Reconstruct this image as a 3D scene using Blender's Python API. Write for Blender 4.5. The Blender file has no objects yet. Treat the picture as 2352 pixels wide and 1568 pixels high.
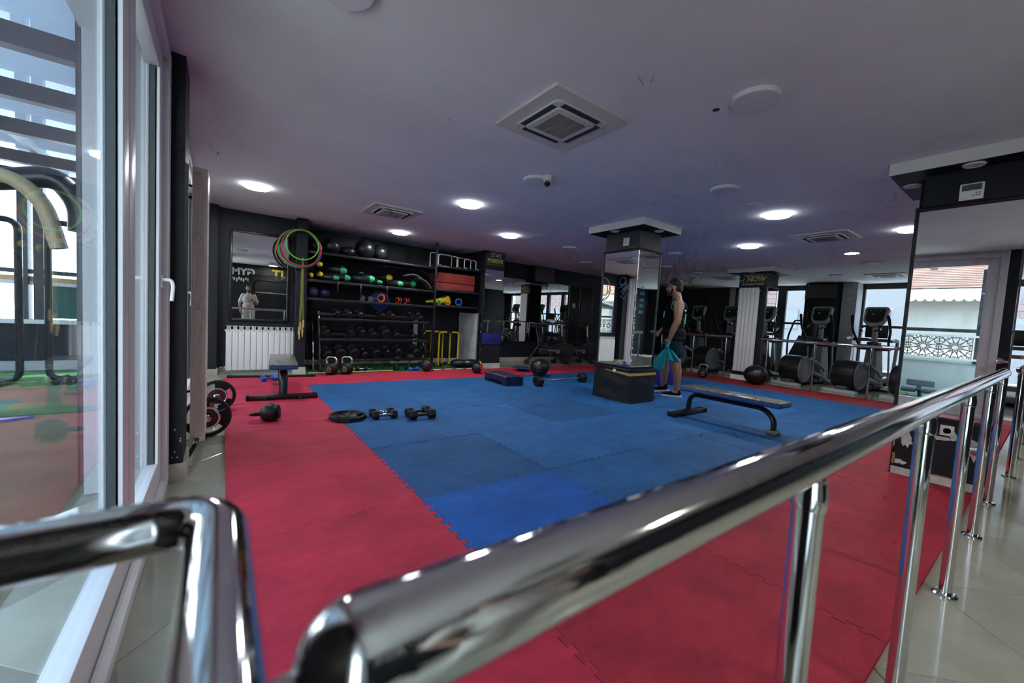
import bpy, bmesh, math, random
from mathutils import Vector, Matrix, Euler
random.seed(7)
PI = math.pi
scene = bpy.context.scene
COL = scene.collection

# ---------------------------------------------------------------- camera
YAW, PITCH, ROLL = 0.939323, -0.058670, 0.057807
CAM_H = 1.10
fw = Vector((math.cos(PITCH)*math.cos(YAW), math.cos(PITCH)*math.sin(YAW), math.sin(PITCH)))
rt = Vector((math.sin(YAW), -math.cos(YAW), 0)); up = rt.cross(fw)
r2 = math.cos(ROLL)*rt + math.sin(ROLL)*up; u2 = -math.sin(ROLL)*rt + math.cos(ROLL)*up
camd = bpy.data.cameras.new('camera'); cam = bpy.data.objects.new('camera', camd); COL.objects.link(cam)
cam.matrix_world = Matrix(((r2.x, u2.x, -fw.x, 0), (r2.y, u2.y, -fw.y, 0), (r2.z, u2.z, -fw.z, CAM_H), (0, 0, 0, 1)))
camd.lens = 14.0; camd.sensor_width = 36.0; camd.clip_start = 0.02; camd.clip_end = 200
camd.dof.use_dof = True; camd.dof.focus_distance = 4.5; camd.dof.aperture_fstop = 2.8
scene.camera = cam

# ---------------------------------------------------------------- world, sun, exposure
SKY = 8.5
world = bpy.data.worlds.new('sky'); scene.world = world; world.use_nodes = True
wn = world.node_tree.nodes; wl = world.node_tree.links; wn.clear()
wo = wn.new('ShaderNodeOutputWorld'); wb = wn.new('ShaderNodeBackground'); wr = wn.new('ShaderNodeValToRGB')
wt = wn.new('ShaderNodeTexCoord'); wx = wn.new('ShaderNodeSeparateXYZ')
wl.new(wt.outputs['Generated'], wx.inputs[0]); wl.new(wx.outputs['Z'], wr.inputs[0]); wl.new(wr.outputs[0], wb.inputs[0]); wl.new(wb.outputs[0], wo.inputs[0])
wr.color_ramp.elements[0].color = (0.86, 0.92, 1.0, 1); wr.color_ramp.elements[0].position = 0.0
wr.color_ramp.elements[1].color = (0.55, 0.74, 1.0, 1); wr.color_ramp.elements[1].position = 0.9
wb.inputs[1].default_value = SKY
sund = bpy.data.lights.new('sun', 'SUN'); sund.energy = 9.0; sund.angle = 0.01; sund.color = (1.0, 0.95, 0.86)
sun = bpy.data.objects.new('sun', sund); COL.objects.link(sun)
sun.rotation_euler = Vector((-0.55, -0.25, -1.0)).to_track_quat('-Z', 'Y').to_euler()
LED_POWER = 115.0
scene.view_settings.view_transform = 'Standard'; scene.view_settings.look = 'None'
scene.view_settings.exposure = 0.35; scene.view_settings.gamma = 1.0; scene.view_settings.use_curve_mapping = False
cy = scene.cycles
cy.max_bounces = 6; cy.diffuse_bounces = 3; cy.glossy_bounces = 4; cy.transparent_max_bounces = 16; cy.transmission_bounces = 6
cy.caustics_reflective = False; cy.caustics_refractive = False; cy.sample_clamp_indirect = 3.0; cy.blur_glossy = 0.3; cy.use_adaptive_sampling = True; cy.adaptive_threshold = 0.08; cy.adaptive_min_samples = 12

def portal(loc, rot, sx, sy):
    l = bpy.data.lights.new('window_portal', 'AREA'); l.shape = 'RECTANGLE'; l.size = sx; l.size_y = sy; l.cycles.is_portal = True
    o = bpy.data.objects.new('window_portal', l); COL.objects.link(o); o.location = loc; o.rotation_euler = rot
portal((-0.64, 1.85, 1.25), (0, -PI/2, 0), 2.5, 2.6)
portal((-0.64, -1.32, 1.25), (0, -PI/2, 0), 2.5, 1.95)
portal((-0.64, 5.45, 1.25), (0, -PI/2, 0), 2.5, 3.8)
portal((13.75, 4.3, 1.3), (0, PI/2, 0), 2.5, 4.6)
portal((13.75, 0.0, 1.3), (0, PI/2, 0), 2.5, 4.0)

# ---------------------------------------------------------------- materials
MATS = {}
def mat(name, col, rough=0.5, metal=0.0, spec=0.5, noise=None, bump=None, objcol=False, emit=None, coat=0.0, detail=4):
    """noise=(scale, amount): brightness variation; bump=(scale, strength)"""
    if name in MATS: return MATS[name]
    m = bpy.data.materials.new(name); m.use_nodes = True; MATS[name] = m
    n = m.node_tree.nodes; l = m.node_tree.links; b = n['Principled BSDF']
    b.inputs['Base Color'].default_value = (*col, 1); b.inputs['Roughness'].default_value = rough
    b.inputs['Metallic'].default_value = metal; b.inputs['Specular IOR Level'].default_value = spec; b.inputs['Coat Weight'].default_value = coat
    src = None
    if objcol:
        oi = n.new('ShaderNodeObjectInfo'); src = oi.outputs['Color']
    tc = n.new('ShaderNodeTexCoord')
    if noise:
        t = n.new('ShaderNodeTexNoise'); t.inputs['Scale'].default_value = noise[0]; t.inputs['Detail'].default_value = detail; t.inputs['Roughness'].default_value = 0.65
        l.new(tc.outputs['Object'], t.inputs['Vector'])
        r = n.new('ShaderNodeMapRange'); r.inputs['From Min'].default_value = 0.3; r.inputs['From Max'].default_value = 0.7
        r.inputs['To Min'].default_value = 1 - noise[1]; r.inputs['To Max'].default_value = 1 + noise[1]
        l.new(t.outputs['Fac'], r.inputs['Value'])
        mx = n.new('ShaderNodeVectorMath'); mx.operation = 'SCALE'
        if src is None: mx.inputs[0].default_value = col
        else: l.new(src, mx.inputs[0])
        l.new(r.outputs[0], mx.inputs['Scale']); src = mx.outputs[0]
    if src is not None: l.new(src, b.inputs['Base Color'])
    if bump:
        t2 = n.new('ShaderNodeTexNoise'); t2.inputs['Scale'].default_value = bump[0]; t2.inputs['Detail'].default_value = 3
        l.new(tc.outputs['Object'], t2.inputs['Vector'])
        bp = n.new('ShaderNodeBump'); bp.inputs['Strength'].default_value = bump[1]; bp.inputs['Distance'].default_value = 0.01
        l.new(t2.outputs['Fac'], bp.inputs['Height']); l.new(bp.outputs[0], b.inputs['Normal'])
    if emit:
        b.inputs['Emission Color'].default_value = (*emit[0], 1); b.inputs['Emission Strength'].default_value = emit[1]
    return m

def glass_mat(name, tint=(0.93, 0.97, 0.97), haze=0.0):
    m = bpy.data.materials.new(name); m.use_nodes = True; MATS[name] = m
    n = m.node_tree.nodes; l = m.node_tree.links; n.clear()
    o = n.new('ShaderNodeOutputMaterial'); t = n.new('ShaderNodeBsdfTransparent'); g = n.new('ShaderNodeBsdfGlossy'); f = n.new('ShaderNodeFresnel'); x = n.new('ShaderNodeMixShader')
    t.inputs[0].default_value = (*tint, 1); g.inputs['Roughness'].default_value = 0.01; g.inputs[0].default_value = (0.9, 0.95, 1, 1); f.inputs[0].default_value = 1.4
    gm = n.new('ShaderNodeNewGeometry'); mr = n.new('ShaderNodeMapRange'); mr.inputs['To Min'].default_value = 1.4; mr.inputs['To Max'].default_value = 1/1.4
    l.new(gm.outputs['Backfacing'], mr.inputs['Value']); l.new(mr.outputs[0], f.inputs[0])
    l.new(f.outputs[0], x.inputs[0]); l.new(t.outputs[0], x.inputs[1]); l.new(g.outputs[0], x.inputs[2])
    if haze:
        d = n.new('ShaderNodeBsdfDiffuse'); d.inputs[0].default_value = (0.8, 0.85, 0.9, 1); y = n.new('ShaderNodeMixShader'); y.inputs[0].default_value = haze
        l.new(x.outputs[0], y.inputs[1]); l.new(d.outputs[0], y.inputs[2]); l.new(y.outputs[0], o.inputs[0])
    else: l.new(x.outputs[0], o.inputs[0])
    return m

M_WALL = mat('dark_wall_paint', (0.009, 0.011, 0.016), 0.5, spec=0.35, noise=(3, 0.15), bump=(60, 0.05))
M_CEIL = mat('ceiling_paint', (0.80, 0.79, 0.80), 0.9, noise=(1.2, 0.06), bump=(30, 0.03))
M_WHITE = mat('white_plaster', (0.72, 0.71, 0.69), 0.8)
M_PLINTH = mat('cream_plinth', (0.52, 0.48, 0.40), 0.5, noise=(8, 0.1))
M_TILE = mat('polished_cream_tile', (0.36, 0.35, 0.28), 0.10, noise=(2.2, 0.16), detail=8)
M_GROUT = mat('grout', (0.22, 0.20, 0.17), 0.8)
def mat_foam():
    m = mat('foam_mat', (0.5, 0.5, 0.5), 0.7, spec=0.25, bump=(240, 0.25), objcol=True)
    n = m.node_tree.nodes; l = m.node_tree.links; b = n['Principled BSDF']
    oi = [q for q in n if q.type == 'OBJECT_INFO'][0]; tc = [q for q in n if q.type == 'TEX_COORD'][0]
    def noise(scale, sx, sy, detail, lo, hi, a, c):
        mp = n.new('ShaderNodeMapping'); mp.inputs['Scale'].default_value = (sx, sy, 1); l.new(tc.outputs['Object'], mp.inputs[0])
        t = n.new('ShaderNodeTexNoise'); t.inputs['Scale'].default_value = scale; t.inputs['Detail'].default_value = detail; t.inputs['Roughness'].default_value = .7; l.new(mp.outputs[0], t.inputs['Vector'])
        r = n.new('ShaderNodeMapRange'); r.inputs['From Min'].default_value = lo; r.inputs['From Max'].default_value = hi; r.inputs['To Min'].default_value = a; r.inputs['To Max'].default_value = c; l.new(t.outputs['Fac'], r.inputs['Value']); return r.outputs[0]
    def mul(x, y):
        q = n.new('ShaderNodeMath'); q.operation = 'MULTIPLY'; l.new(x, q.inputs[0]); l.new(y, q.inputs[1]); return q.outputs[0]
    f = mul(mul(noise(2.2, 1, 1.4, 8, .32, .68, .74, 1.22), noise(9, .7, 2.0, 6, .3, .7, .90, 1.07)), noise(70, 1, 2.2, 3, .28, .40, .62, 1.0))
    mx = n.new('ShaderNodeVectorMath'); mx.operation = 'SCALE'; l.new(oi.outputs['Color'], mx.inputs[0]); l.new(f, mx.inputs['Scale']); l.new(mx.outputs[0], b.inputs['Base Color'])
    return m
M_MAT = mat_foam()
M_CHROME = mat('polished_steel', (0.72, 0.72, 0.71), 0.07, 1.0)
M_STEEL = mat('brushed_steel', (0.55, 0.55, 0.56), 0.25, 1.0)
M_MIRROR = mat('mirror_silver', (0.86, 0.89, 0.88), 0.0, 1.0)
M_PVC = mat('white_pvc', (0.74, 0.75, 0.78), 0.35)
M_SEAL = mat('rubber_seal', (0.03, 0.04, 0.04), 0.6)
M_BLACK = mat('black_rubber', (0.006, 0.006, 0.007), 0.45, spec=0.35)
M_BLACKM = mat('black_metal', (0.007, 0.0075, 0.009), 0.35, coat=0.1)
M_BLACKP = mat('black_plastic', (0.008, 0.0085, 0.010), 0.4, spec=0.4)
M_VINYL = mat('black_vinyl', (0.008, 0.009, 0.011), 0.36, spec=0.4, bump=(14, 0.5))
M_GREYP = mat('grey_plastic', (0.20, 0.21, 0.22), 0.45)
M_GREYD = mat('dark_grey_plastic', (0.075, 0.08, 0.085), 0.5)
M_LGREY = mat('light_grey_paint', (0.42, 0.43, 0.45), 0.4)
M_BLUEV = mat('blue_vinyl', (0.015, 0.06, 0.24), 0.4, noise=(20, 0.15))
M_NAVY = mat('navy_vinyl', (0.010, 0.013, 0.055), 0.4, noise=(6, 0.2))
M_BLUEP = mat('royal_blue_foam', (0.008, 0.012, 0.16), 0.6)
M_RADI = mat('radiator_enamel', (0.78, 0.78, 0.76), 0.3)
M_RADB = mat('beige_enamel', (0.86, 0.83, 0.75), 0.35)
M_YEL = mat('yellow_paint', (0.55, 0.36, 0.01), 0.35)
M_YELF = mat('yellow_fabric', (0.75, 0.55, 0.02), 0.6)
M_GRNF = mat('green_fabric', (0.02, 0.33, 0.13), 0.6)
M_REDF = mat('red_foam', (0.28, 0.03, 0.02), 0.7, noise=(9, 0.15))
M_REDP = mat('red_plastic', (0.55, 0.04, 0.02), 0.4)
M_GRNP = mat('green_plastic', (0.10, 0.45, 0.03), 0.4)
M_LIME = mat('lime_plastic', (0.16, 0.55, 0.06), 0.35)
M_ORNG = mat('orange_plastic', (0.65, 0.10, 0.05), 0.4)
M_BLUR = mat('blue_plastic', (0.01, 0.09, 0.42), 0.4)
M_WOOD = mat('pale_wood', (0.55, 0.36, 0.15), 0.5, noise=(12, 0.2))
M_WORN = mat('worn_top_vinyl', (0.15, 0.145, 0.125), 0.2, noise=(14, 0.85), bump=(26, 1.0), detail=9)
M_SIGNB = mat('sign_black_print', (0.03, 0.034, 0.042), 0.5, noise=(14, 0.3))
M_PRINTW = mat('print_grey_white', (0.55, 0.56, 0.56), 0.6)
M_PRINTY = mat('print_yellow', (0.62, 0.55, 0.05), 0.6)
M_PRINTR = mat('print_red', (0.35, 0.03, 0.03), 0.6)
M_MARK = mat('blue_marker', (0.08, 0.32, 0.5), 0.6)
M_SCREEN = mat('dark_screen', (0.016, 0.017, 0.018), 0.16)
M_LCD = mat('lcd_panel', (0.10, 0.12, 0.12), 0.25)
M_AC = mat('air_conditioner_plastic', (0.66, 0.64, 0.58), 0.4)
M_ACG = mat('air_conditioner_grille', (0.42, 0.39, 0.32), 0.6)
M_LAMP = mat('unlit_lamp_opal', (0.74, 0.74, 0.75), 0.5)
M_LED = mat('lit_led_panel', (0.9, 0.9, 0.9), 0.5, emit=((0.92, 0.965, 1.0), LED_POWER))
M_LEDS = mat('lit_led_edge', (0.9, 0.9, 0.9), 0.5, emit=((0.86, 0.93, 1.0), LED_POWER*0.16))
M_TURF = mat('artificial_turf', (0.07, 0.16, 0.045), 0.9, noise=(1.1, 0.55), bump=(300, 0.8), detail=6)
M_TURFG = mat('green_turf', (0.02, 0.11, 0.02), 0.9, noise=(60, 0.4))
M_TURFB = mat('turf_tan', (0.12, 0.11, 0.055), 0.9, noise=(2.0, 0.3), bump=(300, 0.8), detail=6)
M_STEELB = mat('dark_frame_paint', (0.022, 0.024, 0.027), 0.4)
M_GRNPANEL = mat('green_sheet', (0.012, 0.10, 0.08), 0.5)
M_SKIN = mat('skin', (0.30, 0.155, 0.10), 0.45, noise=(9, 0.1))
M_HAIR = mat('dark_hair', (0.012, 0.010, 0.009), 0.7, bump=(200, 0.5))
M_SHIRT = mat('black_jersey', (0.005, 0.006, 0.008), 0.9, spec=0.15, bump=(25, 0.3))
M_TRIM = mat('mint_trim', (0.10, 0.42, 0.33), 0.7)
M_SHORTS = mat('petrol_shorts', (0.003, 0.022, 0.033), 0.9, spec=0.15, bump=(25, 0.3))
M_TOWEL = mat('teal_towel', (0.01, 0.27, 0.33), 0.9, bump=(200, 0.4))
M_SOLE = mat('white_sole', (0.65, 0.65, 0.66), 0.6)
M_CREAM = mat('cream_cotton', (0.60, 0.58, 0.50), 0.8, bump=(25, 0.2))
M_BEIGE = mat('beige_foam', (0.34, 0.27, 0.16), 0.5)
M_BRICK = mat('pale_brick', (0.52, 0.33, 0.27), 0.9, noise=(3, 0.1))
M_FACADE = mat('pale_render', (0.25, 0.24, 0.215), 0.9, noise=(1, 0.05))
M_FACG = mat('grey_render', (0.36, 0.37, 0.36), 0.9)
M_ROOF = mat('terracotta', (0.30, 0.165, 0.125), 0.8, noise=(4, 0.15))
M_CHIP = mat('bare_plaster', (0.60, 0.58, 0.54), 0.9, noise=(20, 0.2))
M_RUST = mat('stained_plaster', (0.40, 0.27, 0.12), 0.9, noise=(14, 0.4))
M_GLOW = mat('green_led_digit', (0.02, 0.2, 0.02), 0.5, emit=((0.1, 1.0, 0.15), 0.3))
M_RIM = mat('gold_print', (0.45, 0.33, 0.10), 0.5)
M_GLASS = glass_mat('clear_glass')
M_POLY = glass_mat('smoked_polycarbonate', (0.30, 0.33, 0.36))
M_LEDW = mat('lit_warm_panel', (0.9, 0.9, 0.9), 0.5, emit=((1.0, 0.96, 0.88), LED_POWER*0.8))
M_GLASSD = glass_mat('dusty_glass', (0.88, 0.94, 0.96), 0.012)

# ---------------------------------------------------------------- mesh helpers
class MB:
    def __init__(s): s.v = []; s.f = []
    def add(s, vs, fs, M=None):
        o = len(s.v)
        s.v += [tuple(M @ Vector(p)) for p in vs] if M is not None else [tuple(p) for p in vs]
        s.f += [tuple(i+o for i in f) for f in fs]; return s
    def box(s, a, b, M=None):
        (x0, y0, z0), (x1, y1, z1) = a, b
        return s.add([(x0,y0,z0),(x1,y0,z0),(x1,y1,z0),(x0,y1,z0),(x0,y0,z1),(x1,y0,z1),(x1,y1,z1),(x0,y1,z1)],
                     [(0,3,2,1),(4,5,6,7),(0,1,5,4),(1,2,6,5),(2,3,7,6),(3,0,4,7)], M)
    def bm(s, bm, M=None):
        bm.verts.ensure_lookup_table()
        for i, v in enumerate(bm.verts): v.index = i
        s.add([v.co.copy() for v in bm.verts], [tuple(v.index for v in f.verts) for f in bm.faces], M); bm.free(); return s
    def rbox(s, a, b, r=0.01, seg=2, M=None):
        bm = bmesh.new(); bmesh.ops.create_cube(bm, size=1.0)
        c = [(a[i]+b[i])/2 for i in range(3)]; d = [abs(b[i]-a[i]) for i in range(3)]
        for v in bm.verts: v.co = Vector((c[0]+v.co.x*d[0], c[1]+v.co.y*d[1], c[2]+v.co.z*d[2]))
        r = min(r, min(d)*0.49)
        bmesh.ops.bevel(bm, geom=bm.edges[:], offset=r, segments=seg, affect='EDGES', profile=0.5)
        return s.bm(bm, M)
    def cyl(s, p0, p1, r, r1=None, n=16, M=None, cap=True):
        return s.tube([p0, p1], [r, r if r1 is None else r1], n, M=M, cap=cap)
    def tube(s, pts, r, n=10, closed=False, M=None, cap=True):
        P = [Vector(p) for p in pts]; k = len(P); R = r if isinstance(r, (list, tuple)) else [r]*k
        vs = []; fs = []; prev = None
        for i in range(k):
            if closed: t = (P[(i+1) % k]-P[i-1])
            else: t = P[min(i+1, k-1)]-P[max(i-1, 0)]
            t.normalize()
            if prev is None:
                a = Vector((0, 0, 1)) if abs(t.z) < 0.9 else Vector((1, 0, 0)); nx = t.cross(a).normalized()
            else:
                nx = (prev - t*prev.dot(t)).normalized()
            prev = nx; ny = t.cross(nx)
            for j in range(n):
                a = 2*PI*j/n; vs.append(P[i] + (nx*math.cos(a)+ny*math.sin(a))*R[i])
        for i in range(k if closed else k-1):
            i2 = (i+1) % k
            for j in range(n):
                j2 = (j+1) % n; fs.append((i*n+j, i*n+j2, i2*n+j2, i2*n+j))
        if not closed and cap:
            fs.append(tuple(range(n-1, -1, -1))); fs.append(tuple((k-1)*n+j for j in range(n)))
        return s.add(vs, fs, M)
    def lathe(s, prof, n=24, M=None):
        vs = []; fs = []; k = len(prof)
        for (r, z) in prof:
            for j in range(n):
                a = 2*PI*j/n; vs.append((r*math.cos(a), r*math.sin(a), z))
        for i in range(k-1):
            for j in range(n):
                j2 = (j+1) % n; fs.append((i*n+j, i*n+j2, (i+1)*n+j2, (i+1)*n+j))
        if prof[0] == prof[-1]: return s.add(vs, fs, M)
        if prof[0][0] > 1e-4: fs.append(tuple(range(n-1, -1, -1)))
        if prof[-1][0] > 1e-4: fs.append(tuple((k-1)*n+j for j in range(n)))
        return s.add(vs, fs, M)
    def prism(s, poly, z0, z1, M=None):
        n = len(poly); vs = [(x, y, z0) for x, y in poly]+[(x, y, z1) for x, y in poly]
        fs = [tuple(range(n-1, -1, -1)), tuple(range(n, 2*n))]+[(i, (i+1) % n, n+(i+1) % n, n+i) for i in range(n)]
        return s.add(vs, fs, M)
    def ball(s, c, r, sc=(1, 1, 1), n=20, m=12, M=None):
        prof = [(0.0, -1)] + [(math.sin(PI*i/m), -math.cos(PI*i/m)) for i in range(1, m)] + [(0.0, 1)]
        T = Matrix.Translation(c) @ Matrix.Diagonal((r*sc[0], r*sc[1], r*sc[2], 1))
        return s.lathe([(max(a, 1e-5), b) for a, b in prof], n, (M @ T) if M is not None else T)
    def torus(s, R, r, n=40, k=8, M=None):
        return s.tube([(R*math.cos(2*PI*i/n), R*math.sin(2*PI*i/n), 0) for i in range(n)], r, k, closed=True, M=M)
    def build(s, name, m, parent=None, loc=None, rz=0.0, smooth=35):
        me = bpy.data.meshes.new(name); me.from_pydata(s.v, [], s.f); me.update()
        if smooth:
            me.polygons.foreach_set('use_smooth', [True]*len(me.polygons)); me.set_sharp_from_angle(angle=math.radians(smooth))
        me.materials.append(m)
        o = bpy.data.objects.new(name, me); COL.objects.link(o)
        if parent is not None: o.parent = parent
        if loc is not None: o.location = loc
        if rz: o.rotation_euler = (0, 0, rz)
        return o

def rpoly(pts, r, n=4):
    """round the corners of a polygon"""
    out = []; k = len(pts)
    for i in range(k):
        p = Vector(pts[i]); a = Vector(pts[i-1]); b = Vector(pts[(i+1) % k])
        d = min(r, (a-p).length*0.45, (b-p).length*0.45)
        p0 = p+(a-p).normalized()*d; p1 = p+(b-p).normalized()*d
        for j in range(n+1):
            t = j/n; q = p0*(1-t)**2+p*2*t*(1-t)+p1*t*t; out.append((q.x, q.y))
    return out
def bez(pts, r=0.05, n=5):
    """3D polyline with rounded corners"""
    P = [Vector(p) for p in pts]; out = [P[0]]
    for i in range(1, len(P)-1):
        d = min(r, (P[i-1]-P[i]).length*0.49, (P[i+1]-P[i]).length*0.49)
        a = P[i]+(P[i-1]-P[i]).normalized()*d; b = P[i]+(P[i+1]-P[i]).normalized()*d
        for j in range(n+1):
            t = j/n; out.append(a*(1-t)**2+P[i]*2*t*(1-t)+b*t*t)
    return out+[P[-1]]

def AX(axis, loc=(0, 0, 0)):
    """matrix turning local +Z into a world axis"""
    q = Vector((0, 0, 1)).rotation_difference(Vector(axis)); return Matrix.Translation(loc) @ q.to_matrix().to_4x4()
def PL(loc, xdir, ydir):
    """plane matrix: local x along xdir, y along ydir"""
    x = Vector(xdir).normalized(); y = Vector(ydir).normalized(); z = x.cross(y)
    return Matrix(((x.x, y.x, z.x, loc[0]), (x.y, y.y, z.y, loc[1]), (x.z, y.z, z.z, loc[2]), (0, 0, 0, 1)))

LABELS = {}
def tag(o, label, cat, group=None, kind=None):
    o['label'] = label; o['category'] = cat
    if group: o['group'] = group
    if kind: o['kind'] = kind
    return o
def thing(name, label, cat, loc=(0, 0, 0), rz=0.0, group=None, kind=None):
    o = bpy.data.objects.new(name, None); COL.objects.link(o); o.empty_display_size = 0.1
    o.location = loc; o.rotation_euler = (0, 0, rz); return tag(o, label, cat, group, kind)
def struct(o, label=None, cat=None):
    o['kind'] = 'structure'
    if label: o['label'] = label
    if cat: o['category'] = cat
    return o
def sthing(name, label, cat, loc=(0, 0, 0)):
    return struct(thing(name, label, cat, loc), label, cat)
def dup(root, loc, rz=None, label=None, group=None, rot=None, scale=None):
    r = root.copy(); COL.objects.link(r); r.location = loc
    if rz is not None: r.rotation_euler = (0, 0, rz)
    if rot is not None: r.rotation_euler = rot
    if scale: r.scale = (scale,)*3
    if label: r['label'] = label
    if group: r['group'] = group
    for ch in list(root.children):
        c = ch.copy(); COL.objects.link(c); c.parent = r
        for g in list(ch.children):
            d = g.copy(); COL.objects.link(d); d.parent = c
    return r
def text(name, s, size, m, parent, M, depth=0.002, sx=1.0, shear=0.0, bold=0.0):
    cu = bpy.data.curves.new(name, 'FONT'); cu.body = s; cu.size = size; cu.extrude = depth; cu.align_x = 'CENTER'; cu.align_y = 'CENTER'; cu.shear = shear; cu.offset = bold; cu.resolution_u = 3
    t = bpy.data.objects.new(name, cu); COL.objects.link(t)
    dg = bpy.context.evaluated_depsgraph_get(); me = bpy.data.meshes.new_from_object(t.evaluated_get(dg))
    bpy.data.objects.remove(t); bpy.data.curves.remove(cu)
    me.transform(M @ Matrix.Diagonal((sx, 1, 1, 1))); me.materials.clear(); me.materials.append(m)
    o = bpy.data.objects.new(name, me); COL.objects.link(o); o.parent = parent; return o
FL = -0.02      # tile floor level; mat tops lie at z = 0
CZ = 2.52       # ceiling
ORD = ['leftmost', 'second', 'third', 'fourth', 'fifth', 'sixth', 'seventh', 'eighth', 'ninth', 'tenth', 'eleventh', 'twelfth']
# ================================================================ ROOM SHELL
XW = 13.55; YB = 8.35; YF = -2.6
floor = sthing('floor', 'polished cream tiled floor laid diagonally around the foam mats', 'floor')
MB().box((-0.62, YF, -0.14), (XW+0.3, YB+0.2, -0.0245)).build('floor_slab', M_GROUT, floor)
tb = MB(); tb.rbox((-0.2985, -0.2985, -0.0245), (0.2985, 0.2985, FL), 0.0012, 1)
tile0 = tb.build('floor_tile', M_TILE, floor); tile0.rotation_euler = (0, 0, PI/4)
rest = MB(); TS = 0.8485; first = True
R45 = Matrix.Rotation(PI/4, 4, 'Z')
for k in range(-16, 16):
    for m in range(-12, 26):
        c = 4.08+(k+.5)*TS; s_ = 2.95+(m+.5)*TS; x = (s_+c)/2; y = (s_-c)/2
        if x < -0.45 or x > XW+.2 or y < YF+.1 or y > YB+.1: continue
        if 0.55 < x < 9.0 and 0.85 < y < 6.5: continue
        vis = (x < 0.1 and 0.8 < y < 7.8) or (-1.2 < y < 0.45 and 0.4 < x < 7) or (y > 6.9 and 4.7 < x < 10) or (x > 9.2 and y > 0.6)
        if not vis:
            rest.box((-0.2985, -0.2985, -0.0245), (0.2985, 0.2985, FL), Matrix.Translation((x, y, 0)) @ R45); continue
        if first: tile0.location = (x, y, 0); first = False
        else:
            t = tile0.copy(); COL.objects.link(t); t.parent = floor; t.location = (x, y, 0)
o = rest.build('floor_tile_field', M_TILE, floor); o['kind'] = 'stuff'

ceil = struct(MB().box((-0.62, YF, CZ), (XW+0.3, YB+0.2, CZ+0.2)).build('ceiling', M_CEIL), 'off-white painted plaster ceiling with lamps and air conditioners', 'ceiling')
MB().lathe([(0.001, 0), (0.022, 0), (0.022, -0.0015)], 16, Matrix.Translation((2.57, 1.425, CZ))).build('drill_hole', M_SEAL, ceil)
for (x, y, l, a) in ((1.95, 1.55, .05, .3), (1.99, 1.5, .03, 1.0), (3.05, 2.55, .05, 2.2), (1.35, 2.75, .04, .2)):
    MB().box((-l, -.002, -0.0008), (l, .002, 0), Matrix.Translation((x, y, CZ)) @ Matrix.Rotation(a, 4, 'Z')).build('scuff_mark', M_GREYP, ceil)

def wall(name, a, b, label, m=M_WALL, plinth=None):
    o = struct(MB().box(a, b).build(name, m), label, 'wall')
    return o
wall('wall_back', (-0.27, 7.62, FL), (1.0, 7.85, CZ), 'dark painted wall behind the framed mirror and the wide radiator')
wall('wall_back', (-0.27, 7.44, FL), (-0.06, 7.62, CZ), 'dark corner pier left of the framed mirror')
wall('wall_back', (0.97, 7.37, FL), (1.13, YB, CZ), 'narrow dark pier carrying the hula hoops')
wall('wall_back', (1.13, YB, FL), (XW+.3, YB+0.2, CZ), 'long dark back wall behind the shelves and spin bikes')
wall('wall_front', (-0.62, YF-.2, FL), (XW+.3, YF, CZ), 'dark painted wall behind the camera with lettering')
for (nm, a, b) in (('trim_1', (-0.275, 7.425, FL), (-0.045, 7.625, 0.075)), ('trim_2', (-0.06, 7.605, FL), (0.97, 7.62, 0.06)), ('trim_3', (0.955, 7.35, FL), (1.14, 7.5, 0.085)), ('trim_4', (5.1, YB-.02, FL), (9.3, YB, 0.085)), ('trim_5', (1.13, YB-.02, FL), (4.56, YB, .085))):
    struct(MB().box(a, b).build(nm, M_PLINTH), 'cream stone skirting at the foot of the dark back wall', 'skirting')
# chips in the paint of the pier corners
def chips(parent, n, fn, m=M_CHIP, s=0.012):
    mb = MB()
    for i in range(n):
        M = fn(i); k = random.randint(5, 7)
        mb.prism([(random.uniform(.4, 1)*s*math.cos(2*PI*j/k), random.uniform(.4, 1.3)*s*1.4*math.sin(2*PI*j/k)) for j in range(k)], 0, 0.0012, M)
    return mb.build('paint_chip', m, parent)

# ---- left wall with the sliding doors
wl_ = wall('wall_left', (-0.62, -0.32, FL), (-0.27, 0.52, CZ), 'dark wall beside the camera left of the white glass door')
wall('wall_left', (-0.62, YF, FL), (-0.27, -2.32, CZ), 'dark corner of the left wall behind the camera')
wp = wall('wall_left', (-0.62, 3.14, FL), (-0.187, 3.46, CZ), 'black pier between the two white glazed bays')
MB().box((-0.61, 3.12, FL), (-0.30, 3.141, CZ)).build('outer_reveal', M_LGREY, wp)
MB().box((-0.262, 3.125, FL), (-0.172, 3.475, 0.085)).build('skirting', M_PLINTH, wp)
chips(wp, 6, lambda i: PL((random.uniform(-.24, -.192), 3.139, random.uniform(.1, .5)), (1, 0, 0), (0, 0, 1)), s=.006)
lint = wall('wall_left', (-0.62, 0.52, 2.485), (-0.27, 7.44, CZ), 'white lintel strip above the glass doors', M_PVC)

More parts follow.
